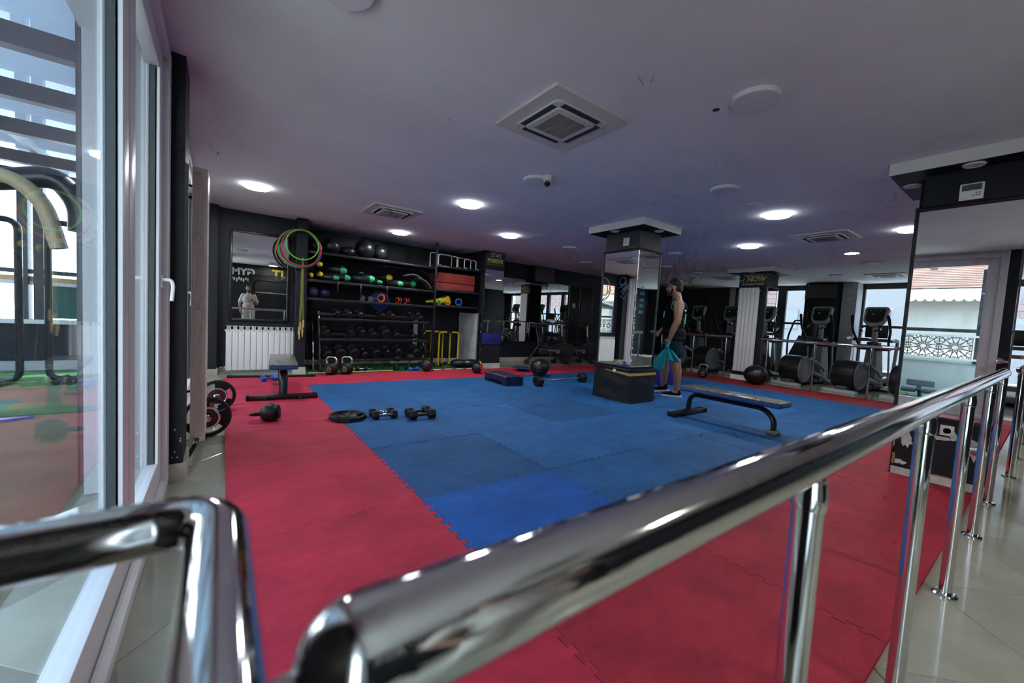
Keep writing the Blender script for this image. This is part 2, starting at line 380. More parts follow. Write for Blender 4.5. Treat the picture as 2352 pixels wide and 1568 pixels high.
def sash(parent, y0, y1, x, z0=0.03, z1=2.42, w=0.105, d=0.065, glass=M_GLASS, handle=None):
    s = MB()
    for (a, b) in ((y0, y0+w), (y1-w, y1)):
        s.rbox((x-d/2, a, z0), (x+d/2, b, z1), 0.006); s.rbox((x-d/2+.012, a+(.0 if a > y0+.01 else w-.004), z0+w), (x+d/2-.012, b+(.016 if a < y0+.01 else -w+.004), z1-w), .004, 1)
    s.rbox((x-d/2, y0+w, z0), (x+d/2, y1-w, z0+w*1.35), 0.006); s.rbox((x-d/2, y0+w, z1-w), (x+d/2, y1-w, z1), 0.006)
    f = s.build('sash', M_PVC, parent)
    MB().box((x-.003, y0+w-.01, z0+w), (x+.003, y1-w+.01, z1-w+.01)).build('pane', glass, f)
    g = MB()
    for (a, b) in ((y0+w, y0+w+.008), (y1-w-.008, y1-w)): g.box((x-.014, a, z0+w*1.35), (x+.014, b, z1-w))
    g.build('gasket', M_SEAL, f)
    return f
def pvc_handle(parent, y, z, x):
    h = MB(); h.rbox((x, y-.014, z-.035), (x+.012, y+.014, z+.035), .004)
    h.tube(bez([(x+.01, y, z+.012), (x+.05, y, z+.012), (x+.058, y-.004, z-.02), (x+.052, y-.01, z-.105)], .03), [.010]*0 or .0095, 10)
    return h.build('door_handle', M_PVC, parent)
d1 = sthing('door_1', 'white framed sliding glass door at the left edge opening onto the terrace', 'door')
fr = MB()
fr.rbox((-0.37, 0.52, FL), (-0.25, 0.60, 2.485), .005); fr.rbox((-0.37, 3.02, FL), (-0.25, 3.12, 2.485), .005)
fr.rbox((-0.37, 0.60, 2.42), (-0.25, 3.02, 2.485), .005); fr.rbox((-0.40, 0.60, FL), (-0.25, 3.02, 0.03), .005)
fr.box((-0.278, 0.60, 0.03), (-0.270, 3.02, 0.042)); fr.box((-0.355, 0.60, 0.03), (-0.347, 3.02, 0.042))
fr.build('outer_frame', M_PVC, d1)
sash(d1, 0.60, 2.06, -0.315, glass=M_GLASSD); sash(d1, 2.07, 3.02, -0.312)
pvc_handle(d1, 2.955, 1.19, -0.281)
d3 = sthing('added_bay', 'added white framed glazed bay behind the camera, letting daylight onto the near ceiling', 'door')  # bay added out of view so daylight reaches the ceiling near the camera
fr = MB()
for y in (-2.32, -1.36, -0.42): fr.rbox((-0.37, y, FL), (-0.26, y+.10, 2.485), .005)
fr.rbox((-0.37, -2.32, 2.42), (-0.26, -.32, 2.52), .005); fr.rbox((-0.37, -2.32, FL), (-0.26, -.32, 0.03), .005)
fr.build('outer_frame', M_PVC, d3)
for (a, b) in ((-2.22, -1.36), (-1.26, -.42)): sash(d3, a, b, -0.312)
d2 = sthing('door_2', 'white framed glazed bay behind the tall beige radiator', 'door')
fr = MB()
for y in (3.46, 4.76, 6.08, 7.34): fr.rbox((-0.37, y, FL), (-0.26, y+.10, 2.485), .005)
fr.rbox((-0.37, 3.46, 2.42), (-0.26, 7.44, 2.485), .005); fr.rbox((-0.37, 3.46, FL), (-0.26, 7.44, 0.03), .005)
fr.build('outer_frame', M_PVC, d2)
for (a, b) in ((3.56, 4.76), (4.86, 6.08), (6.18, 7.34)): sash(d2, a, b, -0.312)
pvc_handle(d2, 4.70, 1.15, -0.281); pvc_handle(d2, 6.02, 1.15, -0.281)

# ---- window wall (far right)
def window(nr, y0, y1, label):
    w = sthing('window_%d' % nr, label, 'window'); f = MB(); x0 = XW; x1 = XW+.09
    for (a, b) in ((y0, y0+.06), (y1-.06, y1)): f.box((x0, a, 0.12), (x1, b, 2.44))
    for z in (0.12, 1.39, 2.38): f.box((x0, y0+.06, z), (x1, y1-.06, z+.06))
    f.build('window_frame', M_STEELB, w)
    for (a, b) in ((0.18, 1.39), (1.45, 2.38)): MB().box((x0+.04, y0+.05, a), (x0+.046, y1-.05, b)).build('pane', M_GLASS, w)
    return w
wy = [(5.93, 6.30), (5.02, 5.42), (4.22, 4.92), (2.22, 3.12), (1.14, 2.12), (0.04, 1.04), (-1.06, -0.06), (-2.2, -1.16)]
wlab = ['dark framed window nearest the far dark corner wall', 'narrow dark framed window just right of the radiator column', 'bright dark framed window left of the television pier', 'bright dark framed window right of the television pier',
        'dark framed window beside the mirrored pier', 'dark framed window on the far wall beyond the mirrored pier', 'dark framed window further along the far wall', 'last dark framed window on the far wall']
for i, (a, b) in enumerate(wy): window(i+1, a, b, wlab[i])
edges = [YF]+[v for a, b in sorted(wy) for v in (a, b)]+[YB]
wallr = MB()
for i in range(0, len(edges), 2): wallr.box((XW, edges[i], FL), (XW+.16, edges[i+1], CZ))
wallr.box((XW+.005, YF, FL), (XW+.16, YB, 0.12)); wallr.box((XW+.005, YF, 2.44), (XW+.16, YB, CZ))
struct(wallr.build('wall_right', M_STEELB), 'dark framed window wall behind the cardio machines', 'wall')
tvp = sthing('wall_pier', 'dark pier with a pale grey flank between the far windows', 'wall')
pp = rpoly([(13.0, 3.42), (13.55, 3.42), (13.55, 4.24), (13.0, 4.24)], .12, 5)
MB().prism(pp, FL, CZ).build('pier_body', M_WALL, tvp)
MB().box((13.06, 3.11, FL), (13.55, 3.41, CZ)).build('grey_flank', M_LGREY, tvp)
MB().box((XW-.02, 6.32, FL), (XW, 6.5, CZ)).build('grey_strip', M_LGREY, tvp)

# ---- "stay positive" pier, mirror wall, built as setting
sp = sthing('wall_pier', 'dark wall pier with slogan sign, mirror strip and blue pad', 'wall')
MB().box((4.56, 7.37, FL), (5.07, YB, CZ)).build('pier_body', M_WALL, sp)
MB().box((4.55, 7.355, FL), (5.08, 7.38, 0.075)).build('skirting', M_PLINTH, sp)
MB().box((4.575, 7.362, 0.74), (5.055, 7.37, 2.12)).build('mirror_strip', M_MIRROR, sp)
MB().rbox((4.57, 7.33, 0.50), (5.06, 7.37, 0.735), .015).build('blue_pad', M_BLUEP, sp)
chips(sp, 16, lambda i: PL((4.5595, random.uniform(7.38, 7.42), random.uniform(.1, 2.0)), (0, -1, 0), (0, 0, 1)), s=.009)
sign = thing('slogan_sign', 'dark print sign reading STAY POSITIVE in grey and yellow', 'sign', (4.81, 7.368, 2.36))
MB().box((-.25, -.006, -.15), (.25, 0, .15)).build('board', M_SIGNB, sign)
SM = lambda x, z: PL((x, -0.007, z), (1, 0, 0), (0, 0, 1))
text('lettering', 'STAY', 0.125, M_PRINTW, sign, SM(.02, .075), bold=.002)
text('lettering', 'POSITIVE', 0.115, M_PRINTY, sign, SM(0.0, -.045), sx=.86, shear=.1, bold=.004)
mb = MB()
for (x, z, w) in ((-.12, -.125, .06), (.10, -.13, .07)): mb.box((x-w, -.0075, z-.004), (x+w, -.006, z+.004))
for k in range(7):
    a = 2*PI*k/7; mb.cyl((-.19, -.0075, .08), (-.19+.028*math.cos(a), -.0075, .08+.028*math.sin(a)), .006, n=5)
mb.build('red_accents', M_PRINTR, sign)['kind'] = 'stuff'

mw = thing('mirror_wall', 'large wall mirror in panels behind the spin bikes', 'mirror', (0, YB, 0))
for (a, b) in ((5.12, 6.16), (6.165, 7.29), (7.295, 7.98)):
    MB().box((a, -.012, 0.50), (b, -.004, 2.12)).build('mirror_panel', M_MIRROR, mw)
MB().box((5.1, -.02, 0.47), (9.2, -.003, 0.50)).build('ledge', M_BLACKM, mw)
for (a, b, z0) in ((8.05, 8.42, .5), (8.5, 9.0, .5)): MB().rbox((a, -.03, z0), (b, -.003, 2.12), .004).build('dark_panel', M_BLACKP, mw)
mb = MB()
for x in (8.035, 8.46, 9.02): mb.cyl((x, -.02, .5), (x, -.02, 2.12), .008, n=8)
mb.build('trim_strip', M_STEEL, mw)
MB().rbox((8.16, -.04, 1.5), (8.28, -.03, 1.62), .003).build('thermostat', M_LGREY, mw)

# ================================================================ FOAM MATS
mats = thing('puzzle_mat_floor', 'interlocking foam training mats, blue field with a red border', 'mat')
PITCH_T = 1/12; TD = 0.0125; GAP = 0.0019
def edge_pts(a, b, fixed, horiz, sign, inset, toothed):
    """points from a to b along an edge; horiz: runs along x. inset shifts towards tile centre (sign)"""
    pts = []; lo, hi = min(a, b)+.035, max(a, b)-.035; seq = [(a, 0)]
    if toothed:
        k0 = int(math.floor(lo/PITCH_T)); tmp = []
        for k in range(k0, k0+40):
            s0 = k*PITCH_T
            if s0 < lo or s0+PITCH_T > hi: continue
            tmp += [(s0, -TD), (s0+.30*PITCH_T, -TD), (s0+.18*PITCH_T, TD), (s0+.82*PITCH_T, TD), (s0+.70*PITCH_T, -TD), (s0+PITCH_T-1e-4, -TD)]
        if tmp:
            tmp = [(tmp[0][0], 0)]+tmp+[(tmp[-1][0], 0)]
        seq += tmp if b > a else tmp[::-1]
    seq.append((b, 0))
    for s, off in seq:
        p = fixed+off+sign*inset; pts.append((s, p) if horiz else (p, s))
    return pts
def make_tile(x0, x1, y0, y1, tl, tr, tb_, tt, col, name):
    P = []
    P += edge_pts(x0+GAP, x1-GAP, y0, True, 1, GAP if tb_ else 0, tb_)
    P += edge_pts(y0+GAP, y1-GAP, x1, False, -1, GAP if tr else 0, tr)
    P += edge_pts(x1-GAP, x0+GAP, y1, True, -1, GAP if tt else 0, tt)
    P += edge_pts(y1-GAP, y0+GAP, x0, False, 1, GAP if tl else 0, tl)
    Q = []
    for p in P:
        if not Q or (abs(p[0]-Q[-1][0])+abs(p[1]-Q[-1][1])) > 1e-4: Q.append(p)
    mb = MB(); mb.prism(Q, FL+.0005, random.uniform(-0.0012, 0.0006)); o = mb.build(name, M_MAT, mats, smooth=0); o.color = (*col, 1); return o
XS = [0.03, 0.97, 1.97, 2.97, 3.98, 4.98, 5.98, 6.98, 7.98, 8.50, 9.55]; YS = [0.28, 1.14, 2.14, 3.14, 4.135, 5.13, 6.13, 7.08]
RED = (0.47, 0.026, 0.056); BLU = (0.013, 0.098, 0.27); BRI = (0.008, 0.095, 0.38)
for i in range(len(XS)-1):
    for j in range(len(YS)-1):
        x0, x1, y0, y1 = XS[i], XS[i+1], YS[j], YS[j+1]
        blue = 1 <= i <= 8 and 1 <= j <= 5
        v = random.uniform(.82, 1.15)
        if blue: c = BRI if (i, j) in ((1, 1),) else tuple(a*v for a in BLU)
        else: c = tuple(a*random.uniform(.92, 1.08) for a in RED)
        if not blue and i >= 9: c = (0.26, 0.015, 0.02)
        if not blue and j == 0 and i >= 1: c = tuple(a*.95 for a in (0.42, 0.025, 0.047))
        nm = 'blue_mat' if blue else 'red_mat'
        tl, tr, tb2, tt = i > 0, i < len(XS)-2, j > 0, j < len(YS)-2
        if j == 0 and i == 4:
            make_tile(x0, 4.53, y0, y1, tl, False, False, tt, c, nm); make_tile(4.531, x1, 0.76, y1, False, tr, False, tt, c, nm)
        elif j == 0 and i == 5: make_tile(5.12, x1, y0, y1, False, tr, False, tt, c, nm); make_tile(x0, 5.118, .76, y1, tl, False, False, tt, c, nm)
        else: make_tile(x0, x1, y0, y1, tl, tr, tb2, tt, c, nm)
# ================================================================ RAILINGS
def railing(name, label, x0, x1, y, z, r, posts, pr, along='x', dome=(), base=FL, cat='railing'):
    t = thing(name, label, cat)
    P = (lambda s, zz: (s, y, zz)) if along == 'x' else (lambda s, zz: (y, s, zz))
    pts = [P(x0, z), P(x1, z)]
    MB().cyl(pts[0], pts[1], r, n=32, cap=False).build('handrail', M_CHROME, t)
    for (s, sg) in ((x0, -1), (x1, 1)):
        prof = [(r*1.02, -.02), (r*1.02, 0)]+[(r*1.02*math.cos(a*PI/12), r*1.02*math.sin(a*PI/12)) for a in range(1, 7)]
        prof[-1] = (1e-4, prof[-1][1])
        MB().lathe(prof, 28, AX((sg, 0, 0) if along == 'x' else (0, sg, 0), P(s, z))).build('end_cap', M_CHROME, t)
    for s in posts:
        p = MB().cyl(P(s, base), P(s, z-r*.9), pr, n=24).build('post', M_CHROME, t)
        MB().lathe([(pr*1.12, -.052), (pr*1.14, -.05), (pr*1.14, -.03), (pr*1.0, -.008), (pr*.6, 0)], 24, Matrix.Translation(P(s, z-r*.85))).build('post_cap', M_CHROME, p)
        MB().lathe([(pr*2.0, 0), (pr*2.0, .006), (pr*1.75, .013), (pr*1.1, .014)], 28, Matrix.Translation(P(s, base))).build('floor_flange', M_CHROME, p)
    return t
mr = railing('handrail', 'long polished steel railing crossing the foreground beside the red mats', 0.062, 4.47, 0.208, 0.913, 0.0315, (0.74, 1.66, 2.62, 3.57, 4.42), 0.021)
MB().cyl((0.018, 0.208, 0.905), (0.05, 0.208, 0.908), .012, n=16).build('connector', M_CHROME, mr)
lr = thing('corner_handrail', 'bent polished steel rail at the lower left corner in front of the glass door', 'railing')
MB().tube(bez([(-0.262, 0.495, .88), (0.0, 0.495, .88), (0.0, -1.4, .88)], .05, 8), 0.025, 28).build('handrail', M_CHROME, lr)
MB().lathe([(.045, 0), (.045, .006), (.027, .012)], 24, AX((1, 0, 0), (-.27, .495, .88))).build('wall_flange', M_CHROME, lr)
for yy in (-0.55, -1.3):
    q = MB().cyl((0, yy, FL), (0, yy, .86), .021, n=20).build('post', M_CHROME, lr)
    MB().lathe([(.042, 0), (.042, .006), (.03, .013)], 24, Matrix.Translation((0, yy, FL))).build('floor_flange', M_CHROME, q)
railing('handrail', 'polished steel railing running on behind the mirrored pier', 5.35, 9.4, 0.16, 0.913, 0.0315, (5.5, 6.5, 7.5, 8.5, 9.3), 0.021)
railing('handrail', 'steel railing in front of the nearer elliptical machines', 0.3, 3.84, 9.62, 0.955, 0.03, (0.9, 2.0, 2.86, 3.72), 0.021, 'y')
railing('handrail', 'steel railing between the standing man and the radiator column', 4.50, 7.6, 9.62, 0.955, 0.03, (4.6, 5.4, 6.3, 7.2), 0.021, 'y')

# ================================================================ COLUMNS
def downlight(parent, x, y, z, lit=False):
    o = MB().lathe([(.062, 0), (.062, -.004), (.052, -.012), (.050, -.008)], 24, Matrix.Translation((x, y, z))).build('downlight', M_LAMP, parent)
    MB().lathe([(.049, -.007), (1e-4, -.007)], 20, Matrix.Translation((x, y, z))).build('lens', M_LED if lit else M_LAMP, o)
def column(name, label, x0, x1, y0, y1, ov, zb=0.0, mirrors=True, base_pad=True):
    t = thing(name, label, 'column')
    MB().box((x0+.012, y0+.012, zb), (x1-.012, y1-.012, CZ-.001)).build('shaft', M_WALL, t)
    MB().box((x0-ov, y0-ov, CZ-.095), (x1+ov, y1+ov, CZ-.0005)).build('ceiling_cap', M_WHITE, t)
    MB().box((x0-ov+.004, y0-ov+.004, CZ-.0975), (x1+ov-.004, y1+ov-.004, CZ-.095)).build('cap_underside', M_WALL, t)
    if mirrors:
        MB().box((x0, y0+.004, .52), (x0+.006, y1, 2.14)).build('mirror', M_MIRROR, t)
        MB().box((x0+.004, y0, .52), (x1, y0+.006, 2.14)).build('mirror', M_MIRROR, t)
        tr = MB()
        for z in (2.15, .505): tr.tube([(x0-.008, y1, z), (x0-.008, y0-.008, z), (x1, y0-.008, z)], .016, 8)
        tr.build('trim_bar', M_BLACKM, t)
        e = MB(); e.box((x0-.012, y1-.012, .5), (x0+.01, y1+.012, 2.15)); e.build('corner_trim', M_BLACKM, t)
        e = MB(); e.box((x1-.01, y0-.01, .5), (x1+.012, y0+.01, 2.15)); e.build('corner_trim', M_BLACKM, t)
        e = MB(); e.box((x0-.003, y0-.003, .52), (x0+.006, y0+.006, 2.14)); e.build('corner_bead', M_STEEL, t)
    return t
c1 = column('mirrored_column', 'mirrored dark column with a padded black base beside the walking man', 4.62, 5.12, 3.48, 4.10, .18)
downlight(c1, 4.53, 3.85, CZ-.0975); downlight(c1, 4.9, 3.39, CZ-.0975)
# padded base: four sides of wrinkled vinyl
def pad_base(t, x0, x1, y0, y1, z0, z1):
    n = 14; vs = []; fs = []
    def ring(z, k):
        out = []
        for (ax, ay, bx, by) in ((x0, y0, x1, y0), (x1, y0, x1, y1), (x1, y1, x0, y1), (x0, y1, x0, y0)):
            for i in range(10):
                s = i/10; x = ax+(bx-ax)*s; y = ay+(by-ay)*s
                w = .0045*math.sin(z*26+s*4.5+ax*3+by)*math.sin(PI*s)+.0025*math.sin(z*17-s*7+ay)*math.sin(PI*s)+.022*(1-(z-z0)/(z1-z0))
                nx, ny = (by-ay), -(bx-ax); L = math.hypot(nx, ny); out.append((x+nx/L*w, y+ny/L*w, z))
        return out
    for k in range(n+1): vs += ring(z0+(z1-z0)*k/n, k)
    for k in range(n):
        for i in range(40): fs.append((k*40+i, k*40+(i+1) % 40, (k+1)*40+(i+1) % 40, (k+1)*40+i))
    fs.append(tuple(n*40+i for i in range(40)))
    return MB().add(vs, fs).build('padded_base', M_VINYL, t)
pad_base(c1, 4.60, 5.17, 3.455, 4.11, 0.001, 0.44)
MB().rbox((4.592, 3.447, .44), (5.17, 4.115, .485), .012).build('base_rim', M_VINYL, c1)
yb = MB(); yb.add([(4.584, 3.446, .385), (4.584, 3.446, .425), (4.584, 3.90, .432), (4.584, 3.90, .424), (4.60, 3.446, .385), (4.60, 3.446, .425), (4.60, 3.90, .432), (4.60, 3.90, .424)], [(0, 1, 2, 3), (4, 7, 6, 5), (0, 4, 5, 1), (1, 5, 6, 2), (2, 6, 7, 3), (3, 7, 4, 0)]); yb.build('yellow_band', mat('faded_yellow_tape', (.42, .31, .08), .6), c1)
yb = MB(); yb.box((4.588, 3.440, .39), (5.165, 3.452, .425)); yb.build('yellow_band', mat('faded_yellow_tape', (.42, .31, .08), .6), c1)
MB().rbox((4.578, 3.70, .41), (4.59, 3.75, .455), .004).build('paper_scrap', M_WHITE, c1)
pn = MB().box((4.612, 3.66, 2.215), (4.631, 3.76, 2.325)).build('paper_notice', M_PRINTW, c1)
mb = MB()
for k in range(4): mb.box((4.6105, 3.685, 2.245+k*.018), (4.612, 3.74, 2.249+k*.018))
mb.build('notice_lines', M_GREYP, pn)['kind'] = 'stuff'
# marker scribbles on the mirrors
def scribble(parent, M, pts, r=.0035, m=M_MARK):
    return MB().tube([M @ Vector((a, b, 0)) for a, b in pts], r, 5)
mbx = MB()
P0 = PL((4.618, 3.66, 1.62), (0, -1, 0), (0, 0, 1))
loop = [(-.06+.05*math.cos(a*.5), .10+.055*math.sin(a*.5)) for a in range(0, 14)]
for ln in (loop, [(-.11, .06), (-.03, -.02), (-.10, -.07), (.02, .03), (-.07, -.12), (.05, .05)], [(-.10, -.11), (-.02, -.16), (.03, -.09), (.06, -.05)], [(-.12, .0), (.0, .08), (.04, -.03)]):
    mbx.tube([P0 @ q for q in bez([(a, b, 0) for a, b in ln], .03, 3)], .0026, 5)
for k, (tx, z) in enumerate((('6.9', 1.80), ('6.12', 1.715), ('6.95', 1.625), ('12.15', 1.545), ('14.01', 1.455), ('16.24', 1.375), ('18.33', 1.285), ('3', 1.885), ('153', 1.95))):
    text('marker_figure', tx, .06, M_MARK, c1, PL((4.75, 3.4785, z), (1, 0, 0), (0, 0, 1)), .0006, sx=.8)
mbx.build('marker_writing', M_MARK, c1)['kind'] = 'stuff'
# edge glue chips
mbx = MB()
for k in range(26):
    z = random.uniform(.55, 2.1); mbx.box((4.612, 3.47, z), (4.628, 3.486, z+random.uniform(.005, .03)))
mbx.build('chipped_edge', M_CHIP, c1)['kind'] = 'stuff'

# right-hand mirrored pier
c3 = column('mirrored_pier', 'large mirrored pier at the right behind the foreground railing', 4.54, 5.10, 0.20, 0.75, .17, zb=FL, mirrors=False)
MB().box((4.534, 0.20, .525), (4.54+.012, 0.745, 2.14)).build('mirror', M_MIRROR, c3)
MB().tube([(4.53, .765, 2.155), (4.53, .19, 2.155)], .017, 8).build('trim_bar', M_BLACKM, c3)
MB().rbox((4.515, .19, .50), (4.56, .76, .525), .006).build('ledge', M_BLACKM, c3)
MB().box((4.525, .742, .525), (4.55, .766, 2.15)).build('corner_trim', M_BLACKM, c3)
MB().box((4.545, .744, FL), (5.1, .752, 2.4)).build('side_face', M_BLACKM, c3)
for (x, y, lit) in ((4.455, .47, False), (4.75, .84, True)): downlight(c3, x, y, CZ-.0975, lit)
def blob(c, r, seed, M, k=14, st=(1, 1)):
    rr = random.Random(seed); return MB().prism([(c[0]+r*st[0]*rr.uniform(.55, 1.25)*math.cos(2*PI*j/k), c[1]+r*st[1]*rr.uniform(.55, 1.25)*math.sin(2*PI*j/k)) for j in range(k)], 0, .0015, M)
PM = PL((4.552, .75, 0), (0, -1, 0), (0, 0, 1))   # local x = distance from the pier's left corner
for (cx, cz, r, st, sd, m) in ((.085, .29, .035, (1, 1.9), 3, M_CHIP), (.27, .355, .03, (1.8, .6), 5, M_CHIP), (.335, .385, .03, (.8, 1.2), 6, M_CHIP), (.44, .32, .055, (1.0, 1.5), 8, M_CHIP), (.005, .25, .016, (.6, 3), 9, M_CHIP), (.01, .13, .02, (.8, 2.6), 10, M_RUST), (.05, .10, .03, (1.8, .7), 12, M_CHIP)):
    blob((cx, cz), r, sd, PM, st=st).build('peeled_paint', m, c3)
MB().box((4.545, .20, FL), (4.551, .745, 0.055)).build('skirting', M_CHIP, c3)
blob((.30, .045), .09, 31, PL((4.5505, .75, 0), (0, -1, 0), (0, 0, 1)), st=(2.2, .22)).build('stain', M_RUST, c3)
sk = MB().rbox((4.540, .415, .385), (4.553, .490, .465), .004).build('power_socket', M_WHITE, c3)
MB().lathe([(.026, 0), (.026, .004), (.022, .004), (.022, -.004), (1e-4, -.004)], 20, AX((-1, 0, 0), (4.540, .452, .425))).build('socket_insert', M_RADI, sk)
for dz in (-.009, .009): MB().cyl((4.5425, .452+dz, .425), (4.5395, .452+dz, .425), .003, n=8).build('pin_hole', M_SEAL, sk)
MB().lathe([(.034, 0), (.034, .012), (.022, .018), (1e-4, .018)], 20, AX((-1, 0, 0), (4.5505, .295, .31))).build('blank_box', M_STEEL, c3)
th = thing('wall_thermostat', 'white air conditioner remote panel on the right mirrored pier', 'thermostat', (4.552, .477, 2.247))
MB().rbox((-.016, -.062, -.062), (0, .062, .062), .004).build('body', M_RADI, th)
MB().box((-.0175, -.05, .008), (-.0155, .05, .052)).build('lcd', M_LCD, th)
for k in range(5):
    MB().rbox((-.0175, -.048+(k % 3)*.016, -.035+(k//3)*.018), (-.0155, -.036+(k % 3)*.016, -.027+(k//3)*.018), .001, 1).build('button', M_GREYP, th)
text('logo', 'LG', .012, M_SEAL, th, PL((-.0165, .028, -.05), (0, -1, 0), (0, 0, 1)), .0005)

# column with the tall radiator
c2 = column('radiator_column', 'dark column with a tall white radiator and slogan sign by the cardio area', 9.66, 10.26, 3.86, 4.46, .19, zb=FL, mirrors=False)
downlight(c2, 9.57, 4.15, CZ-.0975); downlight(c2, 10.0, 3.77, CZ-.0975)
MB().box((9.73, 3.86, .42), (10.19, 3.874, 2.10)).build('mirror', M_MIRROR, c2)
MB().tube([(9.66, 3.852, 2.115), (10.26, 3.852, 2.115)], .014, 8).build('trim_bar', M_BLACKM, c2)
MB().box((9.645, 3.86, FL), (9.66, 4.46, .10)).build('skirting', M_WHITE, c2)
s2 = thing('slogan_sign', 'dark print sign reading Yesterday NOW Tomorrow above the tall radiator', 'sign', (9.668, 4.16, 2.28))
MB().box((-.006, -.29, -.14), (0.003, .29, .14)).build('board', M_SIGNB, s2)
S2 = lambda y, z: PL((-.0065, y, z), (0, -1, 0), (0, 0, 1))
text('lettering', 'Yesterday', .10, M_PRINTW, s2, S2(0, .085))
text('lettering', 'NOW', .145, M_PRINTY, s2, S2(-.06, 0), shear=.25, bold=.006)
text('lettering', 'Tomorrow', .10, M_PRINTW, s2, S2(0, -.10))
db = MB(); db.cyl((-.008, .265, -.03), (-.008, .195, 0), .005, n=6)
for (y, z) in ((.27, -.032), (.19, .002)): db.cyl((-.008, y-.012, z+.03), (-.008, y+.012, z-.03), .009, n=6)
db.build('barbell_emblem', M_PRINTY, s2)['kind'] = 'stuff'
for (y, z) in ((.16, .04), (-.22, .05), (.2, -.09), (-.17, -.04), (-.23, -.09)): MB().prism([(.022*math.cos(a*PI/3)*(1 if a % 2 else .6), .022*math.sin(a*PI/3)) for a in range(6)], 0, .001, PL((-.0062, y, z), (0, -1, 0), (0, 0, 1))).build('red_splash', M_PRINTR, s2)

# ================================================================ RADIATORS
def radiator(name, label, loc, rz, n, w, h, d, m, grooves=False):
    """sections run along local x, room side is local -y, base at z=0"""
    t = thing(name, label, 'radiator', loc, rz); L = n*w
    for i in range(n):
        x0 = -L/2+i*w
        s = MB(); s.rbox((x0+.0022, -d/2, .0), (x0+w-.0022, -d/2+.022, h-(.085 if not grooves else 0)), .006)
        s.box((x0+w/2-.008, -d/2+.02, .02), (x0+w/2+.008, d/2, h-.02))
        s.rbox((x0+.004, d/2-.016, .02), (x0+w-.004, d/2, h-.05), .005, 1)
        if not grooves:
            for k in range(3): s.box((x0+.012+k*(w-.024)/3+.002, -d/2+.01, h-.085), (x0+.012+(k+1)*(w-.024)/3-.004, d/2-.01, h-.002))
            s.rbox((x0+.003, -d/2+.004, h-.008), (x0+w-.003, d/2-.004, h), .003, 1)
        s.build('section', m, t)
    for z in (.045, h-.075): MB().cyl((-L/2-.012, .0, z), (L/2+.012, .0, z), .02, n=14).build('header_pipe', m, t)
    return t
ra = radiator('wide_radiator', 'white sectional radiator under the framed mirror', (.535, 7.565, .035), 0, 12, .0808, .695, .085, M_RADI)
MB().tube(bez([(-.50, .0, .05), (-.56, 0, .05), (-.56, 0, -.05)], .03), .012, 10).build('valve_pipe', M_STEEL, ra)
rb = radiator('tall_radiator', 'tall white radiator on the dark column with the NOW sign', (9.615, 4.19, .19), -PI/2, 5, .083, 1.90, .06, M_RADI, True)
MB().cyl((.18, -.028, 1.86), (.18, -.033, 1.86), .012, n=12).build('air_valve', M_STEEL, rb)
rc = radiator('tall_radiator', 'tall beige radiator seen edge-on beside the left black pier', (-.132, 3.78, .085), PI/2, 5, .082, 1.90, .085, M_RADB, True)
e = MB()
for k in range(6): e.box((-.2085, -.04+k*.0138, .05), (-.203, -.033+k*.0138, 1.86))
e.build('end_ribs', M_RADB, rc)['kind'] = 'stuff'; MB().rbox((-.2065, -.043, .0), (-.2035, .043, 1.9), .001, 1).build('end_panel', M_RADB, rc)
for z in (1.885, .02):
    MB().lathe([(.024, 0), (.024, .008), (.012, .012), (.012, .004), (1e-4, .004)], 18, AX((-1, 0, 0), (-.205, 0, z))).build('end_plug', M_RADB, rc)
MB().rbox((-.21, -.045, 1.865), (.21, .045, 1.925), .008).build('top_cap', M_RADB, rc)
MB().tube(bez([(-.21, 0, .02), (-.29, .01, .0), (-.30, .05, -.08), (-.36, .09, -.10)], .04), .014, 10).build('supply_pipe', M_BLACKM, rc)
for z in (1.72, 1.80, .36): MB().tube([(-.16, .04, z), (-.18, .10, z)], .009, 8).build('wall_bracket', M_BLACKM, rc)

# ================================================================ CEILING ITEMS
def cassette(label, x, y, logo=False):
    t = thing('ceiling_air_conditioner', label, 'air conditioner', (x, y, CZ))
    S = .335
    p = MB(); p.prism(rpoly([(-S, -S), (S, -S), (S, S), (-S, S)], .012, 2), -.022, -.0005); p.build('panel', M_AC, t)
    p = MB(); p.prism(rpoly([(-.235, -.235), (.235, -.235), (.235, .235), (-.235, .235)], .05, 4), -.034, -.022); p.build('raised_frame', M_AC, t)
    for k in range(4):
        M = Matrix.Rotation(k*PI/2, 4, 'Z')
        sl = MB().box((-.17, .185, -.0355), (.17, .228, -.033), M).build('outlet_slot', M_SEAL, t)
        MB().rbox((-.165, .192, -.043), (.165, .216, -.036), .003, 1, M @ Matrix.Rotation(.05, 4, 'X')).build('louvre', M_ACG, sl)
    p = MB(); p.prism(rpoly([(-.175, -.175), (.175, -.175), (.175, .175), (-.175, .175)], .02, 3), -.045, -.034); p.build('intake_cover', M_AC, t)
    g = MB()
    for k in range(26): g.box((-.13, -.125+k*.01, -.0475), (.13, -.1205+k*.01, -.045))
    for xx in (-.045, .045): g.box((xx-.003, -.127, -.0485), (xx+.003, .128, -.045))
    gb = MB().box((-.132, -.13, -.0458), (.132, .132, -.0445)).build('grille_back', M_SEAL, t)
    g.build('grille', M_ACG, t)['kind'] = 'stuff'
    if logo:
        text('logo', 'LG', .022, M_SEAL, t, PL((.135, -.151, -.0455), (-1, 0, 0), (0, -1, 0)) @ Matrix.Rotation(PI, 4, 'X'), .0004)
        MB().cyl((.09, -.152, -.0445), (.09, -.152, -.0458), .006, n=12).build('indicator', M_SEAL, t)
    return t
cassette('large square air conditioner nearest the camera on the ceiling', 1.93, 2.21, True)
cassette('square ceiling air conditioner above the dumbbell shelves', 1.945, 5.74)
cassette('square ceiling air conditioner between the mirrored column and right pier', 6.93, 2.08)
